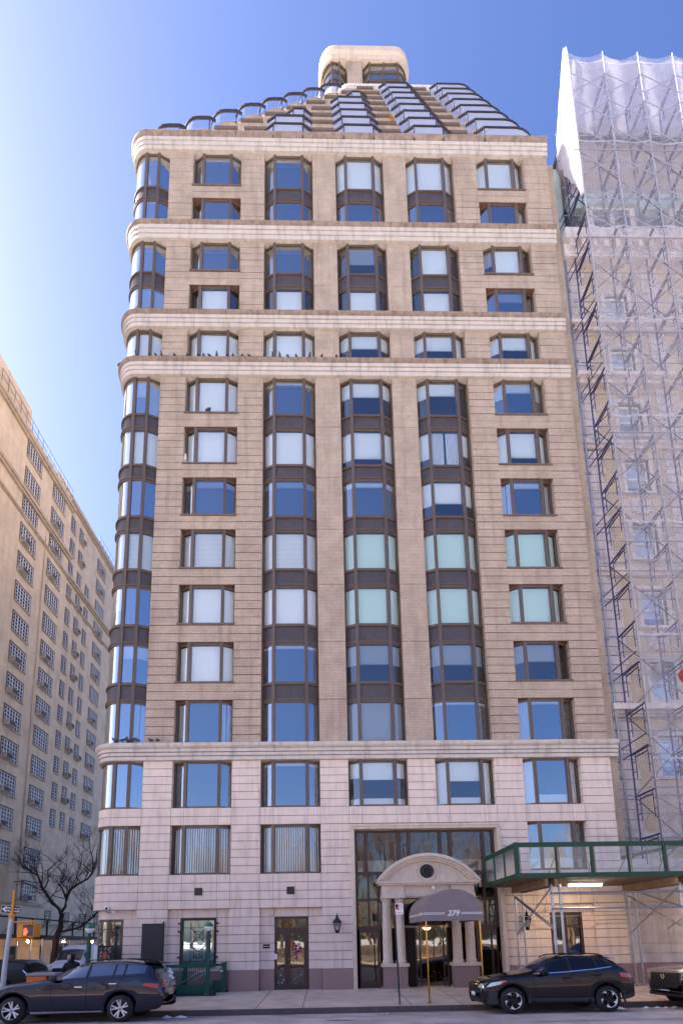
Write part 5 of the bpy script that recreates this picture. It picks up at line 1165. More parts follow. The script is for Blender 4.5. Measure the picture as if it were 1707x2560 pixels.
for i in range(240):
    c = Vector((4.43 + rr_.gauss(0, .17), 2.95 + rr_.gauss(0, .1), 48.0 + abs(rr_.gauss(0, .34)))); d = Vector((rr_.uniform(-1, 1), rr_.uniform(-1, 1), rr_.uniform(0, 1.4))).normalized() * .12; s_ = Vector((rr_.uniform(-1, 1), rr_.uniform(-1, 1), 0)).normalized() * .03
    sb.add([c - s_, c + s_, c + d], [(0, 1, 2)])
for i in range(6): sb.tube((4.43 + .05 * i - .12, 2.95, 47.6), (4.43 + .12 * i - .3, 2.95, 48.4), .012, 4)
tag(sb.build('terrace_shrub', 'shrub'), 'yellow autumn shrub on a parapet of the stepped roof', 'shrub')

# ------------------------------------------------------------ trees
def branch(mb, p, d, l, r, depth, q, spread=.7, up=.12):
    pts = [p]; k = 4; dd = d.copy()
    for i in range(k):
        dd = (dd + Vector((q.gauss(0, .16), q.gauss(0, .16), q.gauss(0, .12) + up * .4))).normalized(); pts.append(pts[-1] + dd * l / k)
    mb.pipe(pts, [r * (1 - .45 * i / k) for i in range(k + 1)], 6 if r > .05 else (4 if r > .015 else 3))
    if depth <= 0: return
    n = q.choice([2, 3, 3]) if depth > 1 else q.choice([3, 4])
    for i in range(n):
        t = q.uniform(.45, 1); i0 = min(k - 1, int(t * k)); s = pts[i0].lerp(pts[i0 + 1], t * k - i0)
        nd = (dd + Vector((q.gauss(0, spread), q.gauss(0, spread), q.gauss(0, spread * .7) + up))).normalized(); branch(mb, s, nd, l * q.uniform(.6, .8), r * .55 * (1.1 - .3 * t), depth - 1, q, spread, up)
    branch(mb, pts[-1], dd, l * .7, r * .5, depth - 1, q, spread, up)
KT = 1.394; cam0 = Vector((0, -18.9, 1.95))
def kt(x, z): return cam0 + (Vector((x, 9, z)) - cam0) * KT
tr = thing('bare_tree', 'bare winter street tree with crooked dark limbs beside the rounded corner', 'tree', kt(-14.66, .2))
q = random.Random(12); m = MB()
trunk = [kt(-14.75, -.7), kt(-14.7, .4), kt(-14.66, 1.34), kt(-14.63, 2.1), kt(-14.42, 2.69), kt(-14.45, 3.1), kt(-14.39, 3.44)]
m.pipe(trunk, [.3, .26, .24, .22, .19, .16, .15], 10); m.build('trunk', 'tree_bark', tr, smooth=True)
m = MB()
limbs = [([(-14.39, 3.38), (-14.62, 3.66), (-15.1, 4.1), (-15.5, 4.85), (-15.72, 5.3), (-15.95, 5.54), (-16.5, 5.9)], .13), ([(-14.4, 3.4), (-14.26, 3.8), (-14.32, 4.32), (-14.0, 4.7), (-13.5, 5.05), (-13.2, 5.3), (-12.93, 5.62), (-12.8, 6.2)], .12), ([(-14.62, 2.15), (-14.3, 2.42), (-13.8, 2.55), (-13.34, 2.68), (-12.9, 2.95), (-12.5, 3.45), (-12.3, 4.2)], .10),
         ([(-14.32, 4.32), (-14.35, 4.7), (-14.6, 5.0), (-14.4, 5.4), (-14.7, 5.9)], .07), ([(-13.5, 5.05), (-13.7, 5.4), (-13.5, 5.9), (-13.6, 6.4)], .05), ([(-15.5, 4.85), (-15.2, 5.2), (-15.3, 5.8), (-15.0, 6.3)], .06), ([(-15.4, 4.6), (-16.0, 4.9), (-16.6, 5.2), (-17.2, 5.2)], .05), ([(-14.4, 4.25), (-14.8, 4.35), (-15.0, 4.5)], .04), ([(-15.35, 4.55), (-16.1, 4.65), (-16.7, 4.25)], .035)]
for pts, r in limbs:
    P = [kt(*a) + Vector((0, .25 * math.sin(i * 1.7 + r * 40), 0)) for i, a in enumerate(pts)]; n = len(P); m.pipe(P, [r * (1 - .6 * i / (n - 1)) for i in range(n)], 7)
    for i in range(2, n):
        for k in range(2 if r > .06 else 1):
            d = (P[i] - P[i - 1]).normalized() + Vector((q.gauss(0, .6), q.gauss(0, .6), q.gauss(.3, .4))); branch(m, P[i - 1].lerp(P[i], q.random()), d.normalized(), q.uniform(.8, 1.4), r * .3 + .008, 3, q, .6, .1)
    branch(m, P[-1], (P[-1] - P[-2]).normalized(), 1.3, r * .38, 4, q, .55, .12)
m.build('limbs', 'tree_bark', tr)
# the park wood behind the camera, seen as reflections
m = MB(); q = random.Random(31)
for i in range(30):
    x = -52 + i * 3.6 + q.uniform(-1.5, 1.5); y = -25 - q.uniform(0, 16); h = q.uniform(4, 6)
    if abs(x) < 1.2 and y > -24: y = -28
    p = Vector((x, y, -.2)); d = Vector((q.gauss(0, .08), q.gauss(0, .08), 1)).normalized(); branch(m, p, d, h, q.uniform(.22, .36), 5 if i % 2 else 4, q, .5, .3)
for i in range(150):
    p = Vector((q.uniform(-130, 130), q.uniform(-95, -45), -.2)); branch(m, p, Vector((q.gauss(0, .08), 0, 1)).normalized(), q.uniform(3.5, 5.5), q.uniform(.2, .4), 3, q, .5, .3)
tag(m.build('park_trees', 'park_bark'), 'bare park trees across the avenue mirrored in the lower windows', 'trees', kind='stuff')

# ------------------------------------------------------------ cars
def cr(p0, p1, p2, p3, t):
    return .5 * ((2 * p1) + (-p0 + p2) * t + (2 * p0 - 5 * p1 + 4 * p2 - p3) * t * t + (-p0 + 3 * p1 - 3 * p2 + p3) * t ** 3)
def interp(keys, x):
    """monotone-ish interpolation of key tuples (x, a, b, ...)"""
    if x <= keys[0][0]: return keys[0][1:]
    if x >= keys[-1][0]: return keys[-1][1:]
    for i in range(len(keys) - 1):
        if keys[i][0] <= x <= keys[i + 1][0]: break
    k1, k2 = keys[i], keys[i + 1]; h = k2[0] - k1[0]; t = (x - k1[0]) / h; out = []
    for j in range(1, len(k1)):
        s = (k2[j] - k1[j]) / h
        def slope(a):
            if a <= 0 or a >= len(keys) - 1: return s
            l = (keys[a][j] - keys[a - 1][j]) / (keys[a][0] - keys[a - 1][0]); r = (keys[a + 1][j] - keys[a][j]) / (keys[a + 1][0] - keys[a][0])
            return 0 if l * r <= 0 else 2 * l * r / (l + r)
        m1, m2 = slope(i) * h, slope(i + 1) * h
        out.append((2 * t ** 3 - 3 * t * t + 1) * k1[j] + (t ** 3 - 2 * t * t + t) * m1 + (-2 * t ** 3 + 3 * t * t) * k2[j] + (t ** 3 - t * t) * m2)
    return out
class Car:
    """front at low x; keys (x, z_low, z_belt, z_top, half_low, half_belt, half_top)"""
    def __init__(s, keys, wheels, R, paint, name, label, cat, loc, rz=0, tilt=0, group=None):
        s.k = keys; s.root = thing(name, label, cat, loc, group, (tilt, 0, rz), local=True); s.paint = paint; s.wh = wheels; s.R = R
        s.NL, s.NM, s.NG, s.NR = 3, 4, 6, 4
    def rows(s, x):
        zl, zb, zt, wl, wb, wt = interp(s.k, x); zl0 = zl
        for xw in s.wh:
            d = abs(x - xw); A = s.R * 1.17
            if d < A: zl = max(zl, s.R + math.sqrt(A * A - d * d))
        ze = zt - min(.07, (zt - zb) * .35)
        wm = max(wl, wb) + .02; zm = zl0 + (zb - zl0) * .62; zm = max(zm, zl + .05) if zl > zl0 else zm
        P = [(wl - .06, zl)]
        for i in range(s.NL + 1): t = i / s.NL; P.append((wl + (wm - wl) * math.sin(t * PI / 2), zl + .02 + (zm - zl - .02) * t))
        zb = max(zb, zm + .02)
        for i in range(1, s.NM + 1): t = i / s.NM; P.append((wm + (wb - wm) * t * t, zm + (zb - zm) * t))
        for i in range(1, s.NG + 1): t = i / s.NG; P.append((wb + (wt - wb) * (t ** 1.15), zb + (ze - zb) * t))
        for i in range(1, s.NR + 1): t = i / s.NR; P.append((wt * (1 - t), ze + (zt - ze) * math.sin(t * PI / 2) ** .8))
        return P
    def build(s, side_w, ws, rw, roofglass=None, pane='car_glass', pane_rear=None):
        x0, x1 = s.k[0][0], s.k[-1][0]; xs = set([round(x0 + (x1 - x0) * i / 70, 4) for i in range(71)])
        for xw in s.wh:
            A = s.R * 1.17
            for i in range(25): xs.add(round(xw - A * math.cos(PI * i / 24), 4))
        for a, b, *_ in side_w: xs |= {a, b}
        xs |= {ws[0], ws[1], rw[0], rw[1]}; xs = sorted(xs); s.xs = xs
        G = [s.rows(x) for x in xs]; n = len(G[0]); vs = []; full = 2 * n - 1
        for x, P in zip(xs, G): vs += [(x, -y, z) for y, z in P] + [(x, y, z) for y, z in reversed(P[:-1])]
        body = MB(); fs = []; gl = {}
        r0 = 1 + s.NL + s.NM; r1 = r0 + s.NG
        for i in range(len(xs) - 1):
            xm = (xs[i] + xs[i + 1]) / 2; zb, zt = interp(s.k, xm)[1:3]
            for j in range(full - 1):
                jj = j if j < n - 1 else full - 2 - j; f = (i * full + j, i * full + j + 1, (i + 1) * full + j + 1, (i + 1) * full + j); key = None
                if r0 <= jj < r1 - 1 and zt - zb > .12:
                    for wi, w in enumerate(side_w):
                        if w[0] <= xm <= w[1] and jj >= r0 + (1 if len(w) < 3 else w[2]): key = ('window', wi, j < n - 1)
                if jj >= r1 - (0 if False else 0):
                    if ws[0] <= xm <= ws[1]: key = ('windscreen', 0, 0)
                    elif rw[0] <= xm <= rw[1]: key = ('rear_window', 0, 0)
                    elif roofglass and roofglass[0] <= xm <= roofglass[1] and jj >= r1 + 1: key = ('sunroof', 0, 0)
                if key: gl.setdefault(key, []).append(f)
                else: fs.append(f)
        fs += [tuple(range(full)), tuple(range((len(xs) - 1) * full + full - 1, (len(xs) - 1) * full - 1, -1))]
        body.add(vs, fs); s.body = body.build('body', s.paint, s.root, smooth=True)
        allf = fs + [f for q in gl.values() for f in q]; s.bvh = BVHTree.FromPolygons([Vector(v) for v in vs], allf)
        for (nm, wi, sd), fl in gl.items():
            used = sorted({i for f in fl for i in f}); mp = {u: i for i, u in enumerate(used)}; m = MB(); m.add([vs[u] for u in used], [tuple(mp[i] for i in f) for f in fl])
            m.build(nm, (pane_rear or pane) if (nm == 'rear_window' or wi >= 1) else pane, s.root, smooth=True)
        zl = interp(s.k, (x0 + x1) / 2)[0]; wl = interp(s.k, (x0 + x1) / 2)[3]
        m = MB(); m.box(s.wh[0] - s.R * 1.5, s.wh[1] + s.R * 1.4, -wl + .26, wl - .26, zl - .05, zl + .42); m.box(s.wh[0] + s.R * 1.3, s.wh[1] - s.R * 1.3, -wl + .02, wl - .02, zl + .02, zl + .4); m.build('underbody', 'rubber', s.root)
        return s
    def hit(s, a, b, axis):
        o, d = ((Vector((a, -5, b)), Vector((0, 1, 0))) if axis == 'side' else (Vector((-5, a, b)), Vector((1, 0, 0))) if axis == 'front' else (Vector((15, a, b)), Vector((-1, 0, 0))))
        h = s.bvh.ray_cast(o, d)
        return (h[0] - d * 0, d) if h[0] else (None, d)
    def decal(s, name, poly, axis, m, th=.006, nu=10, nv=4, parent=None):
        """poly: quad of corners a,b (bottom-left, bottom-right, top-right, top-left) projected on to the body"""
        mb = MB(); vs = []; ok = True; last = None
        for j in range(nv + 1):
            for i in range(nu + 1):
                u, v = i / nu, j / nv
                a = (1 - v) * ((1 - u) * poly[0][0] + u * poly[1][0]) + v * ((1 - u) * poly[3][0] + u * poly[2][0]); b = (1 - v) * ((1 - u) * poly[0][1] + u * poly[1][1]) + v * ((1 - u) * poly[3][1] + u * poly[2][1])
                h, d = s.hit(a, b, axis)
                if h is None: h = last if last is not None else Vector((0, 0, b))
                last = h; vs.append(h - d * th)
        n = nu + 1; mb.add(vs, [(j * n + i, j * n + i + 1, (j + 1) * n + i + 1, (j + 1) * n + i) for j in range(nv) for i in range(nu)])
        return mb.build(name, m, parent or s.root, smooth=True)
    def line(s, pts, axis, m, w=.012, name='seam', th=.004):
        mb = MB()
        for (a0, b0), (a1, b1) in zip(pts, pts[1:]):
            l = math.hypot(a1 - a0, b1 - b0) or 1; nx, nz = -(b1 - b0) / l * w / 2, (a1 - a0) / l * w / 2; k = max(1, int(l / .08)); vs = []
            for i in range(k + 1):
                a, b = a0 + (a1 - a0) * i / k, b0 + (b1 - b0) * i / k
                for sg_ in (1, -1):
                    h, d = s.hit(a + nx * sg_, b + nz * sg_, axis)
                    if h is None: h = Vector((a, 0, b))
                    vs.append(h - d * th)
            mb.add(vs, [(2 * i, 2 * i + 1, 2 * i + 3, 2 * i + 2) for i in range(k)])
        return mb.build(name, m, s.root)
    def arch(s, m, w=.07, a0=-10, a1=190):
        for xw in s.wh:
            A = s.R * 1.17; mb = MB(); vs = []; k = 28
            for i in range(k + 1):
                t = math.radians(a0 + (a1 - a0) * i / k)
                for r in (A + .001, A + w):
                    h, d = s.hit(xw + r * math.cos(t), max(.22, s.R + r * math.sin(t)), 'side')
                    if h is None: h = Vector((xw + r * math.cos(t), -interp(s.k, xw)[3], s.R + r * math.sin(t)))
                    vs.append(h - d * .01)
            mb.add(vs, [(2 * i, 2 * i + 1, 2 * i + 3, 2 * i + 2) for i in range(k)]); mb.build('arch_trim', m, s.root)
    def wheel(s, x, y, side, style):
        R = s.R; w = .22; m = MB(); yo = y
        m.lathe([(R * .66, -.01 * side), (R * .72, 0), (R * .93, .012 * side), (R * .985, .04 * side), (R, .07 * side), (R, .18 * side), (R * .97, .21 * side), (R * .66, .22 * side)], (x, yo, R), 36, axis='y', cap=False); t = m.build('wheel', 'rubber', s.root, smooth=True)
        m = MB(); m.lathe([(R * .67, .01 * side), (R * .64, .03 * side), (R * .6, .09 * side), (R * .12, .07 * side), (0, .07 * side)], (x, yo, R), 28, axis='y', m=0, cap=False)
        m.lathe([(R * .66, .0), (R * .675, -.004 * side), (R * .64, .012 * side)], (x, yo, R), 36, axis='y', m=1, cap=False)
        def sp(a, r0, r1, w0, w1, d0=.03, d1=.012, sk=0, mi=1):
            c, s_ = math.cos(a), math.sin(a); c2, s2 = math.cos(a + sk), math.sin(a + sk)
            p = [(c * r0 - s_ * w0, s_ * r0 + c * w0, d0), (c * r0 + s_ * w0, s_ * r0 - c * w0, d0), (c2 * r1 + s2 * w1, s2 * r1 - c2 * w1, d1), (c2 * r1 - s2 * w1, s2 * r1 + c2 * w1, d1)]
            m.add([(x + a_, yo + side * d, R + b_) for a_, b_, d in p] + [(x + a_, yo + side * (d + .04), R + b_) for a_, b_, d in p], [(0, 1, 2, 3), (0, 3, 7, 4), (1, 0, 4, 5), (2, 1, 5, 6), (3, 2, 6, 7)], mi)
        if style == 'five':
            for i in range(5):
                a = PI / 2 + i * 2 * PI / 5 + .2
                for o in (-.12, .12): sp(a + o * .55, R * .16, R * .65, R * .045, R * .05, sk=o * 1.2)
        elif style == 'turbine':
            for i in range(5):
                a = PI / 2 + i * 2 * PI / 5; sp(a, R * .12, R * .46, R * .085, R * .08, .02, .015, .35, 0); sp(a + .36, R * .44, R * .65, R * .04, R * .12, .012, .008, .16); sp(a + .62, R * .6, R * .655, R * .16, R * .13, .006, .006, .05)
        else:
            for i in range(8): sp(i * PI / 4, R * .15, R * .64, R * .05, R * .06)
        m.lathe([(0, .015 * side), (R * .1, .018 * side), (R * .15, .03 * side), (R * .17, .06 * side)], (x, yo, R), 16, axis='y', m=1 if style == 'five' else 0)
        if style == 'five':
            m.lathe([(0, .012 * side), (R * .085, .012 * side)], (x, yo, R), 14, axis='y', m=0); yb = yo + .009 * side
            for i in range(3): a = PI / 2 + i * 2 * PI / 3; m.tube((x, yb, R), (x + R * .075 * math.cos(a), yb, R + R * .075 * math.sin(a)), .006, 4, m=1)
        m.build('rim', ['rim_dark', 'alloy'], t)
    def wheels(s, style, inset=.0):
        for xw in s.wh:
            w = interp(s.k, xw)[3] - inset; s.wheel(xw, -w, 1, style); s.wheel(xw, w, -1, style)
    def mirror(s, x, z, m, both=True):
        for sd in ((-1, 1) if both else (-1,)):
            w = interp(s.k, x)[4] * sd; mb = MB(); vs = []
            mb.pipe([(x - .12, w + .10 * sd, z + .02), (x - .06, w + .13 * sd, z + .03), (x + .02, w + .14 * sd, z + .03), (x + .08, w + .13 * sd, z + .03)], [.03, .075, .085, .07], 10); mb.tube((x, w - .05 * sd, z - .03), (x, w + .1 * sd, z), .025, 6); mb.build('wing_mirror', m, s.root, smooth=True)
    def handle(s, x, z, m, w=.2):
        h, d = s.hit(x, z, 'side')
        if h is None: return
        mb = MB(); mb.box(x - w / 2, x + w / 2, h.y - .035, h.y - .012, z - .014, z + .014); mb.tube((x - w * .4, h.y - .02, z), (x - w * .4, h.y + .03, z), .012, 6); mb.tube((x + w * .4, h.y - .02, z), (x + w * .4, h.y + .03, z), .012, 6); mb.build('door_handle', m, s.root, bevel=.005)

# --- dark blue SUV, left
K = [(-.84, .42, .62, .66, .50, .50, .40), (-.80, .30, .74, .80, .62, .66, .50), (-.70, .22, .82, .88, .74, .76, .58), (-.5, .21, .90, .97, .82, .83, .66), (-.2, .22, .965, 1.03, .855, .86, .70), (.3, .24, 1.02, 1.10, .86, .865, .70), (.75, .26, 1.075, 1.165, .86, .865, .68), (.95, .26, 1.085, 1.26, .86, .862, .66), (1.3, .26, 1.10, 1.44, .86, .86, .62), (1.65, .26, 1.11, 1.56, .86, .858, .60), (2.0, .26, 1.125, 1.615, .86, .856, .60), (2.5, .26, 1.15, 1.635, .86, .854, .60), (3.0, .26, 1.18, 1.615, .86, .85, .595), (3.3, .27, 1.205, 1.58, .86, .842, .585), (3.5, .29, 1.19, 1.53, .855, .83, .57), (3.62, .30, 1.16, 1.44, .84, .815, .555), (3.74, .31, 1.10, 1.28, .82, .79, .56), (3.83, .34, 1.02, 1.10, .79, .74, .58), (3.89, .40, .92, .97, .72, .66, .55), (3.91, .46, .80, .84, .62, .56, .50)]
K = [(x, a, b, c, wl * .94, wb * .94, wt * .94) for x, a, b, c, wl, wb, wt in K]
mc = Car(K, (0, 2.83), .355, 'paint_navy', 'parked_suv', 'dark navy blue SUV parked at the kerb with silver five spoke wheels', 'car', (-8.28, -5.12 + .81, -.245), 0, math.radians(-2.4))
mc.build([(1.12, 1.86), (1.97, 2.58), (2.63, 2.86), (2.90, 3.42)], (.86, 1.62), (3.52, 3.76), pane='car_glass')
mc.wheels('five', -.012); mc.mirror(1.08, 1.13, 'plastic'); mc.arch('paint_navy', .03)
mc.line([(1.05, .42), (1.0, .75), (.98, 1.06)], 'side', 'rubber'); mc.line([(1.915, .36), (1.93, 1.1)], 'side', 'rubber'); mc.line([(2.45, .55), (2.75, .95), (2.84, 1.14)], 'side', 'rubber'); mc.line([(1.0, 1.105), (2.0, 1.135), (3.35, 1.20)], 'side', 'rubber', .018)
for x in (1.9, 2.6, 2.875): mc.line([(x, 1.12), (x + .02, 1.5)], 'side', 'rubber', .05)
mc.handle(1.72, .93, 'chrome'); mc.handle(2.62, 1.0, 'chrome')
mc.decal('sill_trim', [(.5, .235), (2.38, .235), (2.38, .31), (.5, .31)], 'side', 'steel', .012)
mc.decal('tail_lamp', [(3.40, .935), (3.80, .86), (3.80, .98), (3.45, 1.0)], 'side', 'tail_red', .008); mc.decal('tail_lamp', [(-.68, .87), (-.25, .90), (-.25, .96), (-.66, .99)], 'rear', 'tail_red', .01)
mc.decal('tail_lamp', [(.25, .90), (.68, .87), (.66, .99), (.25, .96)], 'rear', 'tail_red', .01); mc.decal('reflector', [(-.62, .47), (-.42, .46), (-.42, .49), (-.62, .50)], 'rear', 'tail_red', .01)
mc.decal('number_plate', [(-.17, .66), (.13, .66), (.13, .80), (-.17, .80)], 'rear', 'plate_white', .012); mc.decal('plate_panel', [(-.145, .675), (.105, .675), (.105, .785), (-.145, .785)], 'rear', 'plate_yellow', .016)
mc.decal('bumper_trim', [(-.7, .33), (.7, .33), (.72, .44), (-.72, .44)], 'rear', 'plastic', .012); mc.decal('exhaust_tip', [(-.6, .34), (-.36, .34), (-.36, .41), (-.6, .41)], 'rear', 'chrome', .02); mc.decal('exhaust_tip', [(.36, .34), (.6, .34), (.6, .41), (.36, .41)], 'rear', 'chrome', .02)
mc.decal('badge', [(-.5, 1.02), (-.32, 1.02), (-.32, 1.045), (-.5, 1.045)], 'rear', 'chrome', .01); mc.decal('head_lamp', [(-.78, .70), (-.42, .76), (-.40, .84), (-.74, .80)], 'side', 'head_lamp', .008)
m = MB(); m.pipe([(3.42, -.5, 1.585), (3.66, -.5, 1.56), (3.74, -.48, 1.52)], [.03, .04, .02], 6); m.add([(3.3, -.54, 1.585), (3.3, .54, 1.585), (3.74, .5, 1.525), (3.74, -.5, 1.525), (3.3, -.54, 1.55), (3.3, .54, 1.55), (3.74, .5, 1.50), (3.74, -.5, 1.50)], [(0, 3, 2, 1), (4, 5, 6, 7), (0, 4, 7, 3), (2, 6, 5, 1), (3, 7, 6, 2)]); m.build('roof_spoiler', 'paint_jet', mc.root)
for sd in (-1, 1): m = MB(); m.pipe([(1.7, .52 * sd, 1.57), (1.9, .53 * sd, 1.625), (2.6, .53 * sd, 1.655), (3.2, .52 * sd, 1.62), (3.35, .51 * sd, 1.58)], .016, 6); m.build('roof_rail', 'paint_jet', mc.root, smooth=True)
m = MB(); m.add([(3.80, .12, 1.10), (3.70, .22, 1.26), (3.64, .36, 1.36), (3.70, .46, 1.33), (3.80, .46, 1.18), (3.86, .3, 1.06)], [(0, 1, 2, 3, 4, 5)])
for i, (a, b, c) in enumerate(((3.80, .18, 1.13), (3.74, .3, 1.26), (3.78, .42, 1.22), (3.84, .3, 1.08), (3.72, .4, 1.32))): m.lathe([(0, -.05), (.06, -.02), (.07, .02), (0, .06)], (a, b, c), 8)
tag(m.build('snow_patch', 'snow', None, smooth=True), 'patch of snow left on the rear window of the navy SUV', 'snow').matrix_world = Matrix.Translation((-8.28, -5.12 + .81, -.245)) @ Matrix.Rotation(math.radians(-2.4), 4, 'X')

# --- black crossover, right
K = [(-.83, .44, .60, .64, .48, .48, .38), (-.79, .30, .74, .79, .62, .64, .48), (-.68, .22, .82, .87, .74, .75, .56), (-.45, .22, .89, .95, .82, .82, .64), (-.1, .24, .945, 1.02, .845, .845, .68), (.35, .27, .99, 1.08, .85, .85, .68), (.62, .27, 1.01, 1.15, .85, .85, .66), (.95, .27, 1.03, 1.32, .85, .848, .62), (1.3, .27, 1.05, 1.475, .85, .846, .59), (1.6, .27, 1.07, 1.54, .85, .843, .585), (2.0, .27, 1.10, 1.56, .85, .84, .585), (2.4, .27, 1.14, 1.545, .85, .836, .58), (2.75, .28, 1.18, 1.49, .85, .828, .57), (2.95, .30, 1.19, 1.43, .848, .82, .56), (3.1, .32, 1.15, 1.34, .84, .81, .55), (3.22, .34, 1.09, 1.22, .82, .79, .56), (3.34, .37, 1.0, 1.07, .79, .74, .57), (3.42, .42, .88, .92, .72, .66, .54), (3.45, .48, .76, .80, .60, .56, .48)]
K = [(x, a, b, c, wl * .94, wb * .94, wt * .94) for x, a, b, c, wl, wb, wt in K]
sb_ = Car(K, (0, 2.61), .345, 'paint_black', 'parked_crossover', 'black crossover with dark two tone wheels parked before the green shed', 'car', (5.05, -5.08 + .80, -.235), 0, math.radians(-2.4))
sb_.build([(.72, .98), (1.0, 1.60), (1.70, 2.36), (2.42, 2.92)], (.48, 1.28), (2.82, 3.2), (1.5, 2.3), pane='car_glass', pane_rear='car_glass_dark')
sb_.wheels('turbine', -.012); sb_.mirror(.86, 1.03, 'paint_jet'); sb_.arch('plastic', .085)
sb_.decal('sill_cladding', [(.42, .27), (2.20, .27), (2.20, .40), (.42, .40)], 'side', 'plastic', .014); sb_.decal('front_cladding', [(-.70, .26), (-.42, .26), (-.42, .62), (-.62, .60)], 'side', 'plastic', .01); sb_.decal('rear_cladding', [(3.0, .33), (3.38, .38), (3.38, .52), (3.02, .44)], 'side', 'plastic', .012)
sb_.line([(.58, 1.035), (1.5, 1.075), (2.3, 1.135), (2.8, 1.195)], 'side', 'chrome', .022, 'belt_moulding', .008)
sb_.line([(.70, .42), (.62, .75), (.60, 1.0)], 'side', 'rubber'); sb_.line([(1.66, .42), (1.65, 1.06)], 'side', 'rubber'); sb_.line([(2.24, .6), (2.42, .9), (2.48, 1.1)], 'side', 'rubber')
for x in (1.65, 2.39, .99): sb_.line([(x, 1.05), (x + .02, 1.45)], 'side', 'rubber', .06)
sb_.handle(1.50, .93, 'paint_jet'); sb_.handle(2.36, .98, 'paint_jet')
sb_.decal('head_lamp', [(-.68, .70), (-.30, .78), (-.16, .88), (-.56, .82)], 'side', 'head_lamp', .008); sb_.decal('turn_lamp', [(-.32, .80), (-.17, .84), (-.13, .885), (-.24, .87)], 'side', 'amber', .012)
sb_.decal('head_lamp', [(-.68, .68), (-.42, .68), (-.42, .78), (-.66, .80)], 'front', 'head_lamp', .008)
sb_.decal('grille', [(-.40, .52), (.40, .52), (.42, .72), (-.42, .72)], 'front', 'rubber', .006); sb_.decal('number_plate', [(-.18, .42), (.18, .42), (.18, .56), (-.18, .56)], 'front', 'plate_white', .012); sb_.decal('bumper_trim', [(-.66, .27), (.66, .27), (.66, .42), (-.66, .42)], 'front', 'plastic', .01)
sb_.decal('tail_lamp', [(3.0, .93), (3.34, .88), (3.30, 1.0), (2.98, 1.04)], 'side', 'tail_red', .008); sb_.decal('tail_lamp', [(-.62, .86), (-.32, .88), (-.32, .98), (-.60, 1.0)], 'rear', 'tail_red', .01)
for sd in (-1, 1): m = MB(); m.pipe([(1.35, .50 * sd, 1.47), (1.55, .51 * sd, 1.55), (2.1, .51 * sd, 1.575), (2.6, .50 * sd, 1.54), (2.75, .49 * sd, 1.49)], .018, 6); m.build('roof_rail', 'paint_jet', sb_.root, smooth=True)
m = MB(); m.add([(2.72, -.5, 1.52), (2.72, .5, 1.52), (3.12, .46, 1.44), (3.12, -.46, 1.44), (2.72, -.5, 1.47), (2.72, .5, 1.47), (3.12, .46, 1.41), (3.12, -.46, 1.41)], [(0, 3, 2, 1), (4, 5, 6, 7), (0, 4, 7, 3), (2, 6, 5, 1), (3, 7, 6, 2)]); m.build('roof_spoiler', 'pole_grey', sb_.root)

# --- big grey SUV at the right edge (only its nose shows)
K = [(-.92, .46, .74, .78, .70, .70, .58), (-.90, .34, 1.00, 1.03, .80, .80, .66), (-.82, .30, 1.05, 1.09, .86, .86, .70), (-.4, .30, 1.09, 1.14, .90, .90, .74), (.4, .32, 1.12, 1.19, .91, .91, .74), (.9, .34, 1.14, 1.30, .91, .91, .70), (1.5, .34, 1.17, 1.72, .91, .90, .66), (2.2, .34, 1.2, 1.80, .91, .90, .66), (3.6, .34, 1.24, 1.78, .91, .89, .65), (4.0, .36, 1.2, 1.5, .88, .85, .64), (4.15, .42, .9, .95, .8, .78, .6)]
cg = Car(K, (0, 3.0), .39, 'paint_grey', 'parked_suv', 'large grey SUV with black mesh grille cut off by the right edge', 'car', (10.72, -5.1 + .86, -.235), 0, math.radians(-2))
cg.build([(1.2, 1.9), (2.0, 2.8), (2.9, 3.6)], (.9, 1.55), (3.75, 4.0)); cg.wheels('eight', -.01); cg.arch('paint_grey', .03); cg.mirror(1.1, 1.2, 'paint_grey')
cg.decal('grille', [(-.58, .56), (.62, .56), (.62, .98), (-.64, .98)], 'front', 'rubber', .012, 12, 6)
m = MB()
for i in range(14):
    for j in range(6): y = -.56 + i * .085; z = .6 + j * .065; m.prism([(y - .03, z), (y, z - .022), (y + .03, z), (y, z + .022)], -.945, -.935, 'x')
m.build('grille_mesh', 'plastic', cg.root)
m = MB(); m.prism([(-.08, .86), (.0, .79), (.08, .86), (.07, .93), (-.07, .93)], -.962, -.95, 'x', 0); m.prism([(-.05, .86), (.0, .82), (.0, .92), (-.045, .92)], -.966, -.962, 'x', 1); m.prism([(.0, .82), (.05, .86), (.045, .92), (.0, .92)], -.966, -.962, 'x', 2); m.build('crest_badge', ['gold', 'tail_red', 'chrome'], cg.root)
cg.decal('number_plate', [(-.2, .36), (.2, .36), (.2, .50), (-.2, .50)], 'front', 'plate_white', .02); cg.decal('head_lamp', [(-.85, .88), (-.70, .88), (-.70, 1.0), (-.85, 1.0)], 'front', 'head_lamp', .012); cg.decal('head_lamp', [(-.88, .88), (-.4, .93), (-.4, 1.0), (-.86, .99)], 'side', 'head_lamp', .01); cg.decal('lamp_strip', [(-.80, .52), (-.72, .52), (-.68, .98), (-.76, .98)], 'front', 'chrome', .015)
cg.decal('bumper_trim', [(-.82, .31), (.82, .31), (.82, .40), (-.82, .40)], 'front', 'plastic', .016); cg.decal('skid_trim', [(-.85, .33), (-.4, .33), (-.4, .40), (-.8, .42)], 'side', 'chrome', .012)

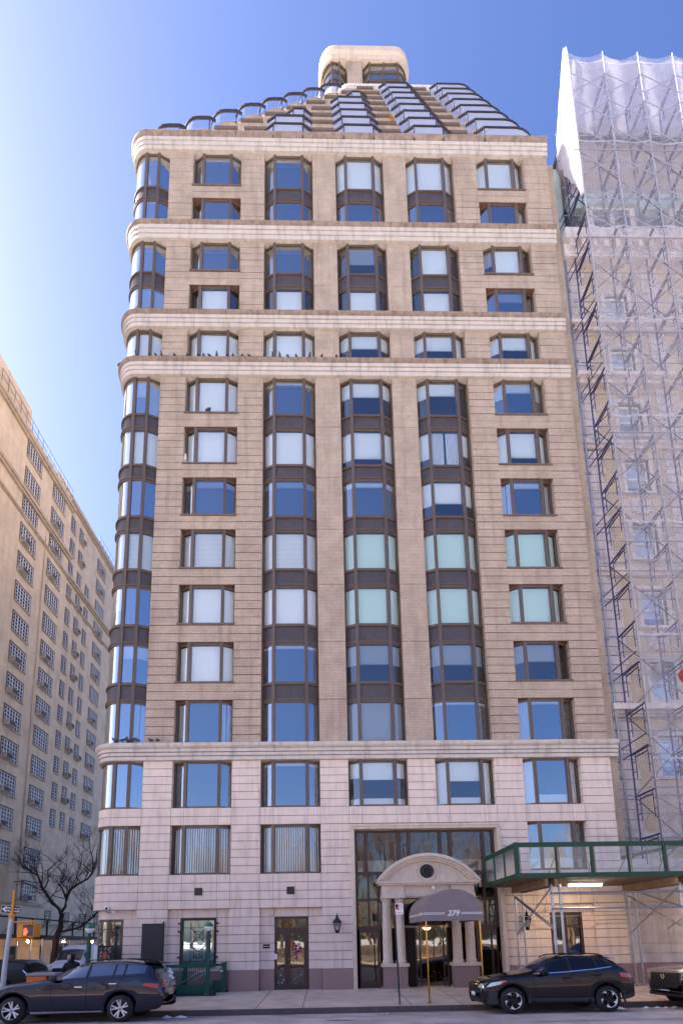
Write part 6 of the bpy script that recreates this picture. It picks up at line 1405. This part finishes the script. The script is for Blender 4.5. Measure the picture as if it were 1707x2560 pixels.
# --- cars in the side street
K = [(-.8, .4, .9, .95, .70, .70, .58), (-.7, .26, 1.0, 1.06, .82, .82, .66), (0, .26, 1.06, 1.14, .86, .86, .70), (.7, .28, 1.1, 1.22, .86, .86, .68), (1.3, .28, 1.12, 1.58, .86, .85, .66), (2.0, .28, 1.14, 1.63, .86, .85, .66), (3.2, .28, 1.17, 1.62, .86, .85, .66), (3.75, .3, 1.18, 1.56, .86, .84, .65), (3.95, .32, 1.1, 1.3, .84, .82, .64), (4.05, .4, .9, .96, .78, .76, .6)]
js = Car(K, (0, 2.95), .36, 'paint_jet', 'black_suv', 'black SUV with dark windows in the side street behind the corner pole', 'car', (-16.55, 3.9, sidez(3.5)), 0)
js.build([(1.2, 1.9), (2.0, 2.75), (2.85, 3.7)], (.75, 1.35), (3.7, 4.0), pane='car_glass_dark'); js.wheels('eight', -.01); js.line([(3.72, 1.2), (3.93, 1.02)], 'side', 'chrome', .03); js.line([(1.2, 1.625), (3.6, 1.615)], 'side', 'chrome', .03, 'roof_trim')
K = [(-.75, .4, .6, .64, .60, .60, .5), (-.6, .2, .76, .82, .76, .76, .6), (.2, .2, .86, .93, .82, .82, .64), (.6, .2, .9, 1.0, .82, .82, .6), (1.1, .2, .93, 1.24, .82, .8, .56), (1.7, .2, .95, 1.32, .82, .8, .55), (2.4, .2, .97, 1.26, .82, .8, .55), (2.9, .22, .98, 1.04, .82, .78, .58), (3.4, .26, .92, .97, .78, .74, .58), (3.5, .4, .7, .74, .66, .62, .5)]
bs = Car(K, (0, 2.6), .32, 'paint_navy', 'blue_sedan', 'dark blue sedan roof showing between the black SUV and the silver van', 'car', (-19.0, 10.9, sidez(12)), math.radians(90))
bs.build([(.75, 1.6), (1.7, 2.75)], (.6, 1.15), (2.3, 2.9)); bs.wheels('eight', -.01); bs.line([(.7, .97), (1.1, 1.21), (1.7, 1.28), (2.3, 1.22), (2.8, 1.02)], 'side', 'chrome', .03, 'window_trim')
vz = sidez(13) ; K = [(-.85, .5, .8, .84, .74, .74, .62), (-.8, .34, .95, 1.0, .84, .84, .70), (-.5, .3, 1.12, 1.18, .92, .92, .76), (-.1, .3, 1.2, 1.3, .93, .93, .78), (.1, .3, 1.24, 1.42, .93, .93, .76), (.7, .3, 1.28, 2.02, .93, .92, .74), (.95, .3, 1.3, 2.2, .93, .92, .76), (1.3, .3, 1.3, 2.3, .93, .92, .76), (3.5, .3, 1.3, 2.32, .93, .92, .76), (4.6, .3, 1.3, 2.3, .93, .92, .76), (4.7, .35, 1.3, 2.25, .91, .9, .74)]
vn = Car(K, (0, 3.3), .36, 'paint_silver', 'silver_van', 'tall silver delivery van facing the avenue in the side street', 'van', (-16.1, 13.3, vz), math.radians(90))
vn.build([(.5, 1.3)], (.08, .74), (4.69, 4.695), pane='car_glass'); vn.wheels('eight', -.01); vn.mirror(.5, 1.35, 'plastic')
vn.decal('head_lamp', [(-.8, .9), (-.5, .9), (-.5, 1.08), (-.78, 1.1)], 'front', 'head_lamp', .01); vn.decal('head_lamp', [(.5, .9), (.8, .9), (.78, 1.1), (.5, 1.08)], 'front', 'head_lamp', .01); vn.decal('grille', [(-.45, .7), (.45, .7), (.45, .95), (-.45, .95)], 'front', 'rubber', .01)
for a, b in ((-.62, -.1), (.1, .62)): m = MB(); m.tube((.03, a, 1.43), (.16, b, 1.5), .012, 4); m.build('wiper', 'rubber', vn.root)

# ------------------------------------------------------------ person by the left lamp post
def skin(name, verts, edges, m, parent, sub=2):
    me = bpy.data.meshes.new(name); me.from_pydata([v[:3] for v in verts], edges, []); o = bpy.data.objects.new(name, me); COL.objects.link(o); me.materials.append(M[m])
    md = o.modifiers.new('skin', 'SKIN'); 
    if not me.skin_vertices: 
        bpy.context.view_layer.objects.active = o
    sv = me.skin_vertices[0].data
    for i, v in enumerate(verts): sv[i].radius = (v[3], v[4] if len(v) > 4 else v[3])
    sv[0].use_root = True; md.use_smooth_shade = True; s_ = o.modifiers.new('sub', 'SUBSURF'); s_.levels = sub; s_.render_levels = sub; setparent(o, parent); return o
pr_ = thing('person', 'person in a black hooded jacket stooping beside the left subway lamp post', 'person', (-8.25, -2.0, -.1))
px, py, pz = -8.25, -2.0, swz(-2.0)
V = [(px, py, pz + .80, .15, .12), (px - .03, py, pz + 1.0, .15, .12), (px - .05, py - .02, pz + 1.22, .19, .12), (px - .04, py - .05, pz + 1.36, .07, .06), (px - .05, py - .08, pz + 1.44, .075), (px - .05, py - .09, pz + 1.55, .07),
     (px - .22, py - .02, pz + 1.27, .075), (px - .32, py - .06, pz + 1.0, .06), (px - .25, py - .22, pz + .82, .045), (px + .16, py - .02, pz + 1.27, .075), (px + .24, py - .05, pz + 1.0, .06), (px + .2, py - .22, pz + .85, .045),
     (px - .09, py, pz + .74, .1), (px - .1, py - .03, pz + .42, .075), (px - .1, py + .02, pz + .08, .055), (px - .1, py - .12, pz + .04, .045), (px + .09, py, pz + .74, .1), (px + .1, py - .02, pz + .42, .075), (px + .1, py + .04, pz + .08, .055), (px + .1, py - .1, pz + .04, .045)]
E_ = [(0, 1), (1, 2), (2, 3), (3, 4), (4, 5), (2, 6), (6, 7), (7, 8), (2, 9), (9, 10), (10, 11), (0, 12), (12, 13), (13, 14), (14, 15), (0, 16), (16, 17), (17, 18), (18, 19)]
skin('body', V, E_, 'coat_black', pr_)
m = MB(); m.lathe([(0, -.11), (.06, -.09), (.078, -.03), (.08, .03), (.06, .09), (0, .11)], (px - .06, py - .125, pz + 1.49), 14); m.lathe([(0, -.02), (.015, 0), (0, .02)], (px - .06, py - .21, pz + 1.48), 6)
for dx in (-.035, .02): m.lathe([(0, -.008), (.01, 0), (0, .008)], (px - .055 + dx, py - .195, pz + 1.51), 6)
m.box(px - .09, px - .03, py - .2, py - .19, pz + 1.43, pz + 1.437); m.build('face', 'skin', pr_, smooth=True)
m = MB(); m.lathe([(.09, -.13), (.115, -.06), (.118, .04), (.09, .1), (0, .14)], (px - .05, py - .075, pz + 1.49), 14); m.build('hood', 'coat_black', pr_, smooth=True)
for sx, hx_, hy_, hz_ in ((-1, px - .24, py - .26, pz + .77), (1, px + .19, py - .26, pz + .80)):
    m = MB(); m.pipe([(hx_, hy_ + .04, hz_ + .05), (hx_, hy_, hz_), (hx_, hy_ - .02, hz_ - .04)], [.025, .035, .03], 8)
    for f in range(4): m.pipe([(hx_ - .027 + f * .018, hy_ - .02, hz_ - .03), (hx_ - .027 + f * .018, hy_ - .03, hz_ - .07 - .01 * (f in (1, 2))), (hx_ - .025 + f * .017, hy_ - .01, hz_ - .1 - .01 * (f in (1, 2)))], [.01, .009, .007], 6)
    m.pipe([(hx_ - .03 * sx, hy_ - .01, hz_), (hx_ - .05 * sx, hy_ - .03, hz_ - .04), (hx_ - .045 * sx, hy_ - .03, hz_ - .07)], [.012, .01, .008], 6); m.build('hand', 'skin', pr_, smooth=True)
